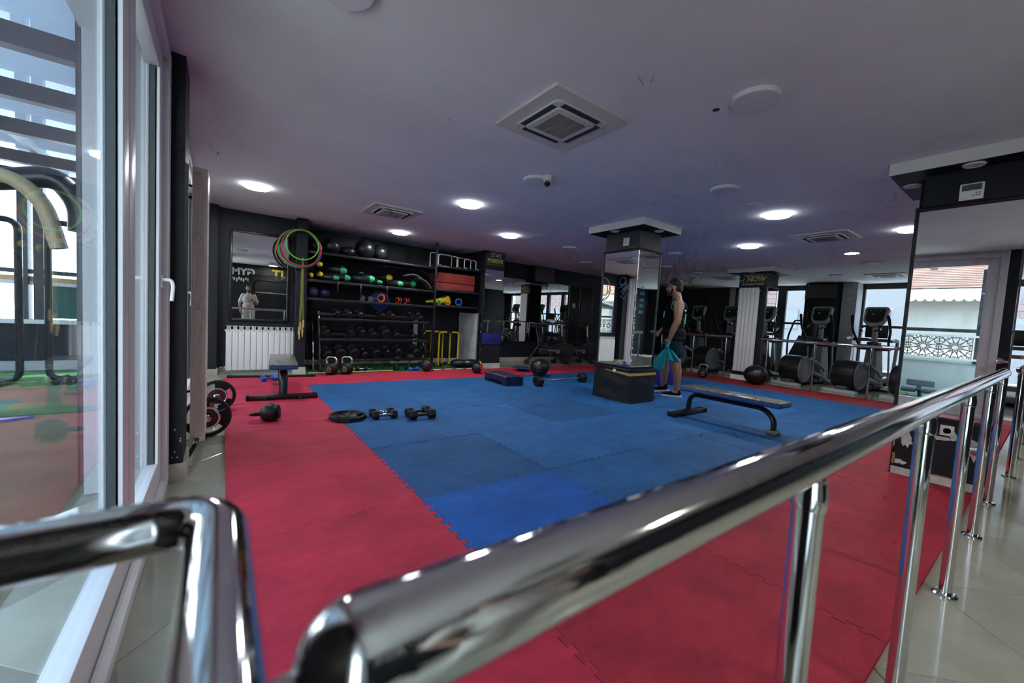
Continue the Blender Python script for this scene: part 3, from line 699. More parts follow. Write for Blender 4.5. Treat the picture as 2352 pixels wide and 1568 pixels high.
cassette('square ceiling air conditioner nearest the bright far windows', 11.8, 2.32)
cassette('square ceiling air conditioner partly behind the radiator column cap', 11.0, 5.35)
def round_lamp(label, x, y, lit=False, r=.135, warm=False):
    t = thing('round_ceiling_light', label, 'ceiling light', (x*.966, y*.966, CZ), group=None)
    MB().lathe([(r, -.0005), (r, -.018), (r*.985, -.026), (r*.93, -.030)], 40).build('housing', M_LEDS if lit and not warm else M_LAMP, t)
    MB().lathe([(r*.93, -.030), (r*.5, -.0315), (1e-4, -.032)], 40).build('diffuser', M_LEDW if warm else M_LED if lit else M_LAMP, t)
    return t
for (lab, x, y) in (('lit round ceiling light over the framed mirror wall', .336, 6.08), ('lit round ceiling light right of the second air conditioner', 2.626, 4.712), ('lit round ceiling light close above the shelf of black balls', 2.657, 7.348),
                    ('lit round ceiling light in front of the STAY POSITIVE sign', 4.133, 5.902), ('brightest lit round ceiling light on the right between column and pier', 5.546, 2.173), ('lit round ceiling light above the radiator column sign', 7.289, 3.241),
                    ('lit ceiling light half hidden by the right mirrored pier', 7.298, 1.25)): round_lamp(lab, x, y, True)
round_lamp('small warm lit ceiling light over the elliptical machines', 8.724, 2.209, True, .10, True)
for (lab, x, y) in (('large unlit round ceiling light to the right of the nearest air conditioner', 2.695, 1.245), ('unlit round ceiling light in front of the brightest lit lamp', 4.214, 2.169), ('unlit round ceiling light touching the dome camera', 2.661, 3.37),
                    ('unlit round ceiling light cut off at the top edge', .424, 2.03), ('unlit flat ceiling light left of the mirrored column', 5.59, 5.874), ('unlit ceiling light near the television on the back wall', 7.21, 6.959),
                    ('upper unlit ceiling light just right of the mirrored column', 7.28, 4.645), ('lower unlit ceiling light just right of the mirrored column', 8.758, 5.771), ('unlit ceiling light above the walking man', 10.075, 5.752),
                    ('unlit ceiling light above the right-hand elliptical', 10.085, 2.251), ('unlit ceiling light in front of the television pier', 11.81, 3.231)): round_lamp(lab, x, y)
sd = thing('smoke_detector', 'small flat round vent on the ceiling left of the brightest lamp', 'smoke detector', (4.96*.966, 2.208*.966, CZ))
MB().lathe([(.085, 0), (.085, -.006), (.07, -.012), (.03, -.010), (.028, -.016), (1e-4, -.016)], 32).build('body', M_LAMP, sd)
dc = thing('dome_camera', 'white turret security camera hanging from the ceiling', 'camera', (2.689*.966, 3.215*.966, CZ))
MB().lathe([(.052, 0), (.052, -.012), (.043, -.04), (.036, -.05)], 28).build('base', M_WHITE, dc)
MB().ball((-.004, -.006, -.062), .038, n=24, m=14).build('eyeball', M_WHITE, dc)
q = AX((-.64, -.52, -.56), (-.004, -.006, -.062))
MB().lathe([(.030, .018), (.030, .036), (.020, .041), (1e-4, .039)], 22, q).build('lens', M_SCREEN, dc)
# ================================================================ BACK WALL OBJECTS
fm = thing('framed_mirror', 'black framed wall mirror above the wide radiator', 'mirror', (.495, 7.62, 1.515))
MB().box((-.375, -.018, -.67), (.375, -.012, .67)).build('mirror_glass', M_MIRROR, fm)
for (a, b) in (((-.41, -.035, -.705), (-.372, 0, .705)), ((.372, -.035, -.705), (.41, 0, .705)), ((-.372, -.035, .667), (.372, 0, .705)), ((-.372, -.035, -.705), (.372, 0, -.667))):
    MB().rbox(a, b, .006).build('frame_bar', M_BLACKM, fm)
hk = thing('wall_hook', 'small black hook on the narrow pier holding the hoops', 'hook', (1.05, 7.37, 2.315))
MB().tube(bez([(0, 0, 0), (0, -.16, 0), (0, -.16, .03)], .02), .008, 8).build('peg', M_BLACKM, hk)
MB().lathe([(.025, 0), (.025, .006), (.012, .01)], 16, AX((0, -1, 0))).build('plate', M_BLACKM, hk)
for i, (r, dx, m, col) in enumerate(((.235, -.02, M_LIME, 'bright lime'), (.285, -.03, M_REDP, 'red'), (.298, -.055, M_GRNF, 'dark green'), (.305, -.065, M_ORNG, 'thin orange'), (.292, -.01, M_BLUR, 'blue'))):
    h = thing('hula_hoop', '%s hula hoop hanging on the narrow dark pier' % col, 'hula hoop', (1.05+dx, 7.235+.027*i, 2.315-math.sqrt(max(0, r*r-dx*dx))-.006), group='hula hoops on the pier')
    MB().torus(r, .0105 if i != 3 else .006, 56, 10, Matrix.Rotation(PI/2, 4, 'X')).build('ring', m, h)
for i, (x, zl) in enumerate(((1.042, .62), (1.050, .55), (1.058, .70))):
    t = thing('jump_rope', 'yellow jump rope with wooden handles, %s of three on the pier' % ('left', 'middle', 'right')[i], 'jump rope', (x, 7.33-.018*i, 0), group='jump ropes on the pier')
    MB().tube(bez([(-.022, 0, zl+.12), (-.010, 0, 1.2), (-.004, 0, 1.87), (.004, 0, 1.88), (.010, 0, 1.2), (.022, -.01, zl+.16)], .02), .0032, 6).build('cord', mat('olive_cord', (.30, .31, .05), .6), t)
    for (dx, dz) in ((-.022, 0), (.022, .04)): MB().lathe([(.009, 0), (.014, .03), (.012, .08), (.014, .12), (.006, .14)], 12, Matrix.Translation((dx, 0, zl+dz))).build('handle', M_WOOD, t)
pegr = thing('wall_hook', 'lower black hook on the narrow pier holding the jump ropes', 'hook', (1.055, 7.37, 1.885))
MB().cyl((0, 0, 0), (0, -.11, .0), .007, n=8).build('peg', M_BLACKM, pegr)

# ---- shelving
sh = thing('wall_shelving', 'black built-in shelving filling the recess beside the hoops', 'shelf')
for (x0, x1, z, yb) in ((1.13, 3.46, 2.035, 8.3), (1.13, 3.46, 1.56, 8.3), (1.13, 3.46, 1.25, 7.88), (3.50, 4.56, 2.085, 8.3), (3.50, 4.56, 1.605, 8.3), (3.50, 4.56, 1.285, 8.3)):
    b = MB().box((x0, 7.50, z-.012), (x1, yb, z)).build('shelf_board', M_WALL, sh)
    MB().rbox((x0, 7.475, z-.045), (x1, 7.50, z+.003), .004).build('front_rail', M_BLACKM, b)
MB().box((3.46, 7.475, FL+.0125), (3.50, 7.515, CZ)).build('upright', M_BLACKM, sh)
MB().box((4.525, 7.475, FL+.0125), (4.56, 7.50, 2.1)).build('upright', M_BLACKM, sh)
def ballthing(name, label, x, y, z, r, m, sc=(1, 1, 1), cat='ball', group=None, valve=True):
    t = thing(name, label, cat, (x, y, z), group=group)
    MB().ball((0, 0, 0), r, sc, 28, 18).build('body', m, t)
    if valve:
        g = MB()
        for k in (-.35, 0, .35): g.torus(r*math.cos(k)*1.002, r*.012, 32, 5, Matrix.Translation((0, 0, r*sc[2]*math.sin(k))))
        o = g.build('rib', M_BLACKP if m != M_BLUR else M_BLUR, t); o['kind'] = 'stuff'
    return t
M_BALL = mat('black_ball_rubber', (0.007, 0.0075, 0.009), 0.38)
for (lab, x, y, r) in (('black gym ball at the left end of the top shelf behind the hoops', 1.29, 7.80, .125), ('second black gym ball on the top shelf', 1.56, 7.72, .15), ('low flattened black ball on the top shelf', 1.85, 7.75, .13), ('largest black gym ball on the top shelf', 2.13, 7.70, .178), ('rightmost black gym ball on the top shelf', 2.45, 7.80, .162)):
    fl_ = 'flattened' in lab; ballthing('gym_ball', lab, x, y, 2.036+r*(.75 if fl_ else 1), r, M_BALL, (1.15, 1.1, .75) if fl_ else (1, 1, 1), group='black balls on the top shelf')
def bag(label, p0, p1, r, capm, strap=False):
    a = Vector(p0); b = Vector(p1); d = (b-a); L = d.length
    t = thing('weight_bag', label, 'sandbag', a, group='weight bags on the middle shelf'); M = AX(d.normalized())
    MB().lathe([(1e-3, -.02), (r*.6, -.01), (r*.95, .05), (r, L*.5), (r*.92, L-.06), (r*.75, L-.02)], 18, M).build('body', M_VINYL, t)
    MB().lathe([(r*.78, L-.025), (r*.68, L+.015), (r*.42, L+.05), (1e-3, L+.062)], 16, M).build('end_cap', capm, t)
    MB().tube(bez([M @ Vector((0, r*.9, L*.3)), M @ Vector((0, r*1.35, L*.4)), M @ Vector((0, r*1.35, L*.6)), M @ Vector((0, r*.9, L*.7))], .04), .011, 7).build('grip', M_BLACK, t)
    return t
bag('black weight bag with green end lying high on the left bags', (1.47, 7.87, 1.80), (1.76, 7.66, 1.775), .10, M_GRNF)
bag('black weight bag with large green end at shelf level', (1.42, 7.80, 1.655), (1.81, 7.60, 1.645), .075, M_GRNF)
bag('small black weight bag with dull green end in front', (1.36, 7.62, 1.625), (1.60, 7.52, 1.62), .058, M_GRNF)
bag('black bag with upper yellow end near the hoops', (1.36, 8.0, 1.84), (1.36, 7.60, 1.835), .062, M_YELF)
bag('black bag with lower yellow end near the hoops', (1.37, 8.0, 1.68), (1.36, 7.56, 1.66), .062, M_YELF)
bag('short bag with pale yellow end beside the jump ropes', (1.22, 7.95, 1.63), (1.21, 7.55, 1.63), .062, M_YELF)
bag('black bag with small green end at the back of the shelf', (1.75, 8.10, 1.72), (2.14, 7.95, 1.77), .075, M_GRNF)
bag('thick black bag with green end in the middle of the shelf', (1.92, 7.85, 1.67), (2.27, 7.68, 1.672), .10, M_GRNF)
bag('small dark bag with green end below the thick bag', (2.28, 7.80, 1.62), (2.38, 7.54, 1.62), .055, M_GRNF)
bag('black bag with single yellow end right of the thick bag', (2.36, 8.08, 1.73), (2.63, 7.76, 1.745), .085, M_YELF)
bag('black bag with green and white printed end', (2.56, 7.88, 1.645), (2.80, 7.60, 1.635), .075, M_GRNF)
bag('long black bag with green end at the right of the shelf', (2.72, 7.95, 1.68), (3.10, 7.72, 1.67), .095, M_GRNF)
for i, (x, z, a) in enumerate(((3.05, 1.80, .12), (3.27, 1.70, .55))):
    t = thing('curved_pad', ('upper', 'lower')[i]+' grey curved shield pad at the right end of the bag shelf', 'pad', (x, 7.62, z))
    pts = [(-.17+.034*k, .05*math.sin(PI*k/10)) for k in range(11)]; poly = pts+[(p, q-.022) for p, q in reversed(pts)]
    MB().prism(poly, -.10, .10, Matrix.Rotation(a, 4, 'Y') @ PL((0, 0, 0), (1, 0, 0), (0, 0, 1))).build('shell', M_GREYD, t)
for (x, z, l) in ((1.63, 1.54, .18), (2.02, 1.53, .22), (2.5, 1.53, .14)):
    t = thing('bag_strap', 'black strap hanging off the middle shelf, %.0f cm along it' % ((x-1.13)*100), 'strap', (x, 7.468, z)); t['label'] = {1.63: 'left black strap hanging off the bag shelf', 2.02: 'middle black strap hanging off the bag shelf', 2.5: 'right black strap hanging off the bag shelf'}[x]
    MB().add([(-.014, .0, .03), (.014, 0, .03), (.014, -.006, -l*.5), (-.014, -.006, -l*.5), (.014, -.002, -l), (-.014, -.002, -l)], [(0, 1, 2, 3), (3, 2, 4, 5)]).build('webbing', M_BLACK, t).modifiers.new('thick', 'SOLIDIFY').thickness = .003
# ---- lower long shelf
ballthing('medicine_ball', 'blue printed medicine ball on the lower shelf by the ropes', 1.26, 7.62, 1.251+.098, .098, mat('dark_blue_rubber', (.012, .016, .05), .45))
ballthing('medicine_ball', 'dark blue medicine ball behind the blue one on the lower shelf', 1.47, 7.72, 1.251+.095, .095, M_NAVY)
for (lab, x) in (('left small dark disc standing on the lower shelf', 2.09), ('right small dark disc standing on the lower shelf', 2.235)):
    t = thing('small_weight_disc', lab, 'weight plate', (x, 7.60, 1.2515+.052)); MB().lathe([(.052, -.012), (.052, .012), (.04, .014), (.015, .016), (1e-3, .016)], 24, AX((0.25, -1, 0))).build('disc', M_GREYD, t)
    MB().cyl((0, -.01, 0), (.004, -.022, 0), .008, n=10).build('hub', M_STEEL, t)
t = thing('blue_disc', 'large blue round disc behind the ab rollers', 'disc', (2.53, 7.95, 1.285)); MB().lathe([(.19, -.01), (.19, .01), (.17, .016), (1e-3, .016)], 36, AX((0, -1, .05))).build('disc', M_BLUR, t)
for i, (x, r, w, l, m, lab) in enumerate(((2.46, .082, .09, .17, M_ORNG, 'large red and black ab roller'), (2.77, .065, .05, .12, M_REDP, 'middle red rimmed ab roller'), (2.93, .062, .05, .10, M_REDP, 'smallest red rimmed ab roller'))):
    t = thing('ab_roller', lab+' on the lower shelf', 'ab roller', (x, 7.60, 1.2515+r)); A = AX((-.75, -.66, 0) if i == 0 else (-.98, -.2, 0))
    MB().lathe([(r*.85, -w/2), (r, -w/2+.01), (r, w/2-.01), (r*.85, w/2)], 28, A).build('tread', M_BLACK, t)
    for s in (-1, 1): MB().lathe([(r*1.0, s*w/2-.006), (r*1.0, s*w/2+.006), (r*.6, s*w/2+.008), (r*.6, s*w/2-.008)], 28, A).build('rim', m, t)
    MB().cyl(A @ Vector((0, 0, -w/2-l*.5)), A @ Vector((0, 0, w/2+l*.5)), .014, n=12).build('axle_handle', M_BLACK, t)
# ---- dumbbells
def dumbbell(name, label, kind, r, hl, gap, m=M_BLACK, hm=M_CHROME, cat='dumbbell', group=None):
    t = thing(name, label, cat, (0, 0, 0), group=group)
    MB().tube([(-gap/2-.01, 0, 0), (-gap/4, 0, 0), (0, 0, 0), (gap/4, 0, 0), (gap/2+.01, 0, 0)], [.013, .0135, .016, .0135, .013], 12).build('handle', hm, t)
    for s in (-1, 1):
        M = AX((s, 0, 0), (s*gap/2, 0, 0))
        if kind == 'hex':
            b = MB(); c = .16*hl
            def ring(rr, z): return [(rr*math.cos(PI/6+j*PI/3), rr*math.sin(PI/6+j*PI/3), z) for j in range(6)]
            rr = r/math.cos(PI/6)
            vs = ring(rr*.72, 0)+ring(rr, c)+ring(rr, hl-c)+ring(rr*.78, hl); fs = [tuple(range(5, -1, -1)), tuple(range(18, 24))]
            for k in range(3): fs += [(k*6+j, k*6+(j+1) % 6, (k+1)*6+(j+1) % 6, (k+1)*6+j) for j in range(6)]
            rotM = M @ Matrix.Rotation(0, 4, 'Z'); b.add(vs, fs, rotM); b.build('head', m, t, smooth=0)
        else:
            h = MB().lathe([(r*.8, 0), (r, .012), (r, hl-.012), (r*.92, hl-.002), (r*.86, hl), (r*.86, hl-.006), (r*.2, hl-.006), (r*.18, hl), (1e-3, hl)], 28, M).build('head', m, t)
    return t
rackg = 'dumbbells on the three-tier rack'
PR = {'h': dumbbell('hex_dumbbell', '', 'hex', .052, .085, .12), 'H': dumbbell('hex_dumbbell', '', 'hex', .068, .10, .12), 'r': dumbbell('round_dumbbell', '', 'round', .072, .09, .12), 'R': dumbbell('round_dumbbell', '', 'round', .088, .11, .125)}
used = {}
def place_db(k, label, loc, rot, group=rackg):
    if k not in used:
        o = PR[k]; used[k] = 1; o.location = loc; o.rotation_euler = rot; o['label'] = label
        if group: o['group'] = group
        return o
    return dup(PR[k], loc, rot=rot, label=label, group=group)
rk = thing('dumbbell_rack', 'black three-tier dumbbell rack under the shelves', 'rack', (0, 0, 0))
for (z, n) in ((.905, 0), (.55, 1), (.185, 2)):
    a = MB().rbox((1.36, 7.42, z-.03), (3.36, 7.445, z+.02), .004).build('front_rail', M_BLACKM, rk)
    a = MB().rbox((1.36, 7.66, z+.05), (3.36, 7.685, z+.10), .004).build('rear_rail', M_BLACKM, rk)
for x in (1.38, 3.34):
    f = MB(); f.cyl((x, 7.43, FL+.05), (x, 7.72, 1.02), .022, n=10); f.build('end_frame', M_BLACKM, rk)
    MB().rbox((x-.03, 7.36, FL+.0125), (x+.03, 7.86, FL+.0525), .006).build('foot', M_BLACKM, rk)
tops = ([(1.64, 'h'), (1.838, 'h'), (2.03, 'h'), (2.428, 'h'), (2.615, 'h'), (3.033, 'h'), (3.20, 'h')], [(1.47, 'H'), (1.872, 'r'), (2.077, 'r'), (2.285, 'h'), (2.503, 'R'), (2.72, 'h'), (3.065, 'h'), (3.30, 'r')], [(1.50, 'H'), (1.714, 'R'), (1.936, 'R'), (2.13, 'h'), (2.342, 'r'), (2.551, 'r'), (2.766, 'R'), (3.13, 'R'), (3.35, 'r')])
for ti, (row, zf, tn) in enumerate(zip(tops, (.905, .55, .185), ('top', 'middle', 'bottom'))):
    for i, (x, k) in enumerate(row):
        r = {'h': .052, 'H': .068, 'r': .072, 'R': .088}[k]
        kind = {'h': 'small hexagonal', 'H': 'large hexagonal', 'r': 'round', 'R': 'large round'}[k]
        place_db(k, 'black %s dumbbell, %s from the left on the %s rack tier' % (kind, ('first' if i == 0 else ORD[i]), tn), (x, 7.56, zf+.062+.022+r*.75), (0, -0.32, PI/2))
# hexagonal dumbbells standing upright on the turf in front of the rack
place_db('h', 'left black hexagonal dumbbell leaning upright against the rack', (2.68, 7.30, .115), (0, PI/2-.25, PI/2), None)
place_db('H', 'right larger hexagonal dumbbell leaning upright against the rack', (2.92, 7.28, .13), (0, PI/2-.25, PI/2), None)
# ---- kettlebells
def kettlebell(label, loc, rz, r=.105, hm=M_CHROME, ring=True, cat='kettlebell'):
    t = thing('kettlebell', label, cat, loc, rz)
    prof = [(r*.62, 0), (r*.80, .010)]+[(r*math.cos(a), r*.93+r*math.sin(a)) for a in [(-.85+.15*k) for k in range(15)]]+[(r*.25, r*1.90), (1e-3, r*1.91)]
    MB().lathe(prof, 32).build('body', M_BLACK, t)
    MB().tube(bez([(0, -r*.62, r*1.55), (0, -r*.80, r*2.25), (0, -r*.55, r*2.66), (0, r*.55, r*2.66), (0, r*.80, r*2.25), (0, r*.62, r*1.55)], r*.35), r*.155, 12).build('handle', hm, t)
    if ring:
        M = AX((-1, 0, -.12), (-r*.985, 0, r*.80))
        e = MB().torus(r*.34, r*.035, 28, 6, M).build('weight_badge', M_RIM, t)
        d = MB()
        for k in (-1, 1): d.box((-.008, k*.011-.005, -.001), (.008, k*.011+.005, .002), M)
        d.build('badge_figures', M_RIM, t)['kind'] = 'stuff'
    return t
kettlebell('left black kettlebell with chrome handle in front of the dumbbell rack', (1.47, 7.00, .0), .95, .108)
kettlebell('right black kettlebell with chrome handle in front of the dumbbell rack', (1.71, 7.0, .0), .95, .108)
kettlebell('black kettlebell with chrome handle on the red strip behind the man', (8.90, 4.72, 0), .45, .11, M_STEEL)
k = kettlebell('plain black kettlebell lying on its side on the left red mat', (.46, 4.31, .083), 0, .088, M_BLACK, False)
k.rotation_euler = (Matrix.Rotation(-.25, 4, 'Z') @ Matrix.Rotation(-PI/2-.10, 4, 'Y') @ Matrix.Rotation(.3, 4, 'Z')).to_euler()
# ---- right hand shelf contents
def hurdle(label, x, y, z, w, h, m, rz=0.0):
    t = thing('mini_hurdle', label, 'hurdle', (x, y, z), rz, group='white mini hurdles on the top shelf')
    MB().tube(bez([(-w/2, 0, 0), (-w/2, 0, h), (w/2, 0, h), (w/2, 0, 0)], .05), .0095, 10).build('frame_tube', M_RADI, t)
    MB().cyl((-w*.22, 0, h), (w*.22, 0, h), .0115, n=10).build('sleeve', m, t)
    for s in (-1, 1): MB().cyl((s*w/2, -.10, .006), (s*w/2, .10, .006), .0085, n=8).build('foot', M_RADI, t)
hurdle('tallest white mini hurdle with blue sleeve on the top right shelf', 3.80, 7.95, 2.087, .52, .30, M_BLUR, .06)
hurdle('white mini hurdle with yellow sleeve just inside the tallest one', 3.86, 7.75, 2.087, .48, .25, M_YEL, .06)
hurdle('white mini hurdle with yellow sleeve nearest the shelf front', 3.80, 7.60, 2.087, .46, .23, M_YEL, .06)
hurdle('low white mini hurdle with orange sleeve on the top right shelf', 4.22, 7.70, 2.087, .36, .235, M_ORNG, .08)
hurdle('lowest white mini hurdle beside the STAY POSITIVE pier', 4.30, 7.56, 2.087, .30, .20, M_ORNG, .08)
for (lab, z0, z1) in (('upper red foam block on the right shelf', 1.752, 1.955), ('lower red foam block on the right shelf', 1.608, 1.748)):
    t = thing('foam_block', lab, 'foam block', (4.0, 7.8, z0)); MB().rbox((-.43, -.26, 0), (.43, .2, z1-z0), .02, 3, Matrix.Rotation(-.04, 4, 'Z')).build('block', M_REDF, t)
def cone(label, loc, axis, r, h, m):
    t = thing('training_cone', label, 'cone', loc, group='training cones on the right shelf'); A = AX(Vector(axis).normalized())
    MB().lathe([(r*1.25, 0), (r*1.25, .008), (r, .012), (r*.16, h), (r*.14, h), (r*.86, .02), (r*.86, 0), (r*1.25, 0)], 22, A).build('body', m, t)
cone('long yellow training cone lying with its tip to the left', (3.86, 7.66, 1.40), (-1, -.1, -.14), .075, .52, M_YELF)
cone('yellow green training cone stacked behind the yellow one', (3.93, 7.93, 1.41), (-1, -.05, -.12), .08, .48, M_GRNP)
cone('red training cone showing its open base', (3.82, 7.58, 1.362), (.1, 1, -.1), .055, .30, M_ORNG)
cone('green training cone lying low beside the red cone', (3.62, 7.56, 1.335), (-.3, 1, -.05), .038, .22, M_LIME)
cone('blue training cone at the right of the cone shelf', (4.10, 7.62, 1.375), (.2, 1, -.08), .065, .30, M_BLUR)
def ubar(label, x, y, w, h):
    t = thing('dip_bar', label, 'exercise bar', (x, y, FL+.017), group='yellow dip bars beside the rack')
    MB().tube(bez([(-w/2, 0, .02), (-w/2, 0, h), (w/2, 0, h), (w/2, 0, .02)], .07), .019, 12).build('frame_tube', M_YEL, t)
    MB().cyl((-.06, 0, h), (.06, 0, h), .0225, n=12).build('grip', M_BLACK, t)
    for s in (-1, 1):
        f = MB().cyl((s*w/2, -.13, .02), (s*w/2, .13, .02), .019, n=12).build('foot', M_YEL, t)
        for q in (-.14, .12): MB().cyl((s*w/2, q, .02), (s*w/2, q+.03, .02), .025, n=12).build('rubber_end', M_BLACK, f)
ubar('yellow dip bar nearest the dumbbell rack, rearmost of the three', 3.72, 7.98, .44, .72); ubar('middle yellow dip bar beside the rack', 3.84, 7.86, .44, .72); ubar('front yellow dip bar nearest the whiteboard', 3.96, 7.72, .46, .72)
wbd = thing('whiteboard', 'smudged whiteboard leaning against the STAY POSITIVE pier', 'whiteboard', (4.51, 7.87, FL))
M_WB = mat('smudged_white_board', (0.50, 0.53, 0.55), 0.35, noise=(3.5, 0.25), detail=7)
MB().box((-.012, -.42, .02), (0, .42, 1.18)).build('board', M_WB, wbd)
for (a, b) in (((-.018, -.43, .01), (.004, -.415, 1.19)), ((-.018, .415, .01), (.004, .43, 1.19)), ((-.018, -.415, 1.175), (.004, .415, 1.19)), ((-.018, -.415, .01), (.004, .415, .025))): MB().box(a, b).build('frame_bar', M_STEEL, wbd)
m_ = MB()
for kk in range(40): 
    yy = random.uniform(-.38, .38); zz = random.uniform(.15, 1.12); w = random.uniform(.005, .03); m_.box((-.0132, yy, zz), (-.012, yy+w, zz+random.uniform(.003, .012)))
m_.build('marker_smudges', M_GREYD, wbd)['kind'] = 'stuff'
MB().box((3.36, 8.25, .25), (3.46, 8.262, 1.05)).build('white_panel', M_WB, thing('white_panel', 'narrow white panel leaning behind the right end of the rack', 'panel'))
# turf strip with blades
ts = thing('turf_strip', 'strip of green artificial turf under the dumbbell rack', 'turf')
MB().box((1.14, 7.09, FL+.0005), (4.54, 8.32, FL+.012)).build('turf_base', M_TURFG, ts)
b = MB(); rr = random.Random(5)
for i in range(5200):
    x = rr.uniform(1.15, 4.53); y = 7.1+.65*rr.random()**1.3; a = rr.uniform(0, PI); h = rr.uniform(.008, .018); w = .003
    b.add([(x-w*math.cos(a), y-w*math.sin(a), FL+.011), (x+w*math.cos(a), y+w*math.sin(a), FL+.011), (x+rr.uniform(-.006, .006), y+rr.uniform(-.006, .006), FL+.011+h)], [(0, 1, 2)])
b.build('turf_blades', M_TURFG, ts, smooth=0)['kind'] = 'stuff'
def stick(label, p0, p1, r, m, name='wooden_stick', bands=None):
    t = thing(name, label, 'stick', p0); d = Vector(p1)-Vector(p0); MB().cyl((0, 0, 0), d, r, n=10).build('shaft', m, t)
    if bands:
        for k in range(5): MB().cyl(d*(k*.2+.04), d*(k*.2+.11), r*1.06, n=10).build('band', bands, t)
stick('pale wooden stick on the turf in front of the kettlebells', (1.15, 7.13, .012), (2.55, 7.14, .012), .010, M_WOOD)
stick('white stick with red bands in front of the yellow dip bars', (3.2, 7.10, .010), (4.45, 7.12, .010), .009, M_RADI, 'marker_stick', M_REDP)
stick('thin dark pole leaning at the left of the rack', (1.22, 7.55, FL), (1.17, 7.9, 1.05), .008, M_BLACKM, 'thin_pole')
stick('second thin pole leaning at the left of the rack', (1.30, 7.6, FL), (1.33, 8.0, .95), .008, M_STEEL, 'thin_pole')
sb = thing('sandbag', 'black sandbag with yellow end lying on the turf below the whiteboard', 'sandbag', (4.22, 7.40, FL+.014))
pts = []; n = 22
prof = [(1e-3, -.32), (.07, -.30), (.10, -.2), (.088, -.02), (.105, .12), (.09, .24), (.05, .30)]
MB().lathe(prof, 22, Matrix.Translation((0, 0, .088)) @ Matrix.Diagonal((1, 1.15, .88, 1)) @ Matrix.Rotation(-.15, 4, 'Z') @ AX((1, 0, 0))).build('body', M_VINYL, sb)
MB().lathe([(.05, 0), (.045, .05), (.02, .075), (1e-3, .08)], 14, Matrix.Rotation(-.15, 4, 'Z') @ AX((1, 0, -.1), (.29, 0, .09))).build('yellow_end', M_YELF, sb)
text('lettering', 'SKS', .05, M_RADI, sb, PL((-.02, -.103, .13), (1, -.15, 0), (.0, .55, .83)), .0006)
ballthing('medicine_ball', 'black medicine ball on the red mat edge right of the rack', 3.16, 7.02, .118, .118, M_BALL)
ballthing('medicine_ball', 'small black and red medicine ball on the red mat below the sandbag', 3.99, 6.55, .105, .105, M_BALL)
MB().lathe([(.06, 0), (.045, .0015), (1e-3, .002)], 18, AX((.35, -.85, .3), Vector((.35, -.85, .3)).normalized()*.1035)).build('red_print', M_PRINTR, [o for o in COL.objects if o.name.startswith('medicine_ball')][-1])
# loose dumbbells by the turf
o = dumbbell('adjustable_dumbbell', 'small adjustable dumbbell with steel ends on the turf behind the kettlebells', 'round', .055, .045, .10, M_BLACK, M_STEEL); o.location = (2.02, 7.25, .045); o.rotation_euler = (0, 0, .1)
for s in (-1, 1): MB().cyl((s*.09, 0, 0), (s*.19, 0, 0), .010, n=10).build('bar_end', M_STEEL, o)
o = dumbbell('vinyl_dumbbell', 'green vinyl dumbbell behind the right kettlebell', 'hex', .045, .06, .10, M_LIME, M_LIME); o.location = (1.83, 7.22, .03); o.rotation_euler = (0, 0, .9)
bl = dumbbell('vinyl_dumbbell', 'blue vinyl dumbbell on the turf beside the black medicine ball', 'hex', .042, .06, .10, M_BLUR, M_BLUR); bl.location = (2.95, 7.14, .032); bl.rotation_euler = (0, 0, .2)
dup(bl, (.56, 6.60, .044), .35, 'left dark blue dumbbell on the red mat behind the left bench'); dup(bl, (.70, 6.72, .044), .5, 'right dark blue dumbbell on the red mat behind the left bench')
t = thing('body_bar', 'long black weighted bar lying on the red mat behind the left bench', 'bar', (.10, 7.02, .02)); d = Vector((1.08, -.17, 0))
MB().cyl((0, 0, 0), d, .017, n=14).build('shaft', M_BLACKP, t)
for s in (0, 1): MB().cyl(d*s-d.normalized()*.03, d*s+d.normalized()*.03, .021, n=14).build('end_sleeve', M_BLACK, t)

# ================================================================ FLOOR OBJECTS
def plate_mesh(t, R, th, M, m=M_BLACK, rim=.028):
    """olympic style plate with three grip openings"""
    MB().lathe([(R, -th/2+.006), (R, th/2-.006), (R-.006, th/2), (R-rim, th/2), (R-rim-.004, th/2-.006), (R-rim-.004, -th/2+.006), (R-rim, -th/2), (R-.006, -th/2), (R, -th/2+.006)], 48, M).build('rim', m, t)
    MB().lathe([(.03, th/2-.002), (R*.50, th/2-.008), (R*.52, th/2-.010), (R*.52, -th/2+.010), (.03, -th/2+.006), (.026, th/2-.002), (.026, -th/2+.006)], 40, M).build('hub_disc', m, t)
    for k in range(3):
        a0 = k*2*PI/3+.2; a1 = a0+1.15; inn = [(R*.48*math.cos(a0+(a1-a0)*j/6), R*.48*math.sin(a0+(a1-a0)*j/6)) for j in range(7)]; out = [((R-rim)*math.cos(a0+(a1-a0)*j/6), (R-rim)*math.sin(a0+(a1-a0)*j/6)) for j in range(7)]
        MB().prism(out+inn[::-1], -th/2+.012, th/2-.012, M).build('web', m, t)
    MB().lathe([(.034, -th/2), (.034, th/2+.001), (.026, th/2+.001), (.026, -th/2), (.034, -th/2)], 24, M).build('steel_bush', M_STEEL, t)
t = thing('weight_plate', 'large black grip weight plate lying on the red and blue seam', 'weight plate', (1.035, 4.13, .023)); plate_mesh(t, .175, .045, Matrix.Identity(4))
MB().box((-.07, -.03, .0155), (-.045, .0, .0165)).build('orange_mark', M_ORNG, t)
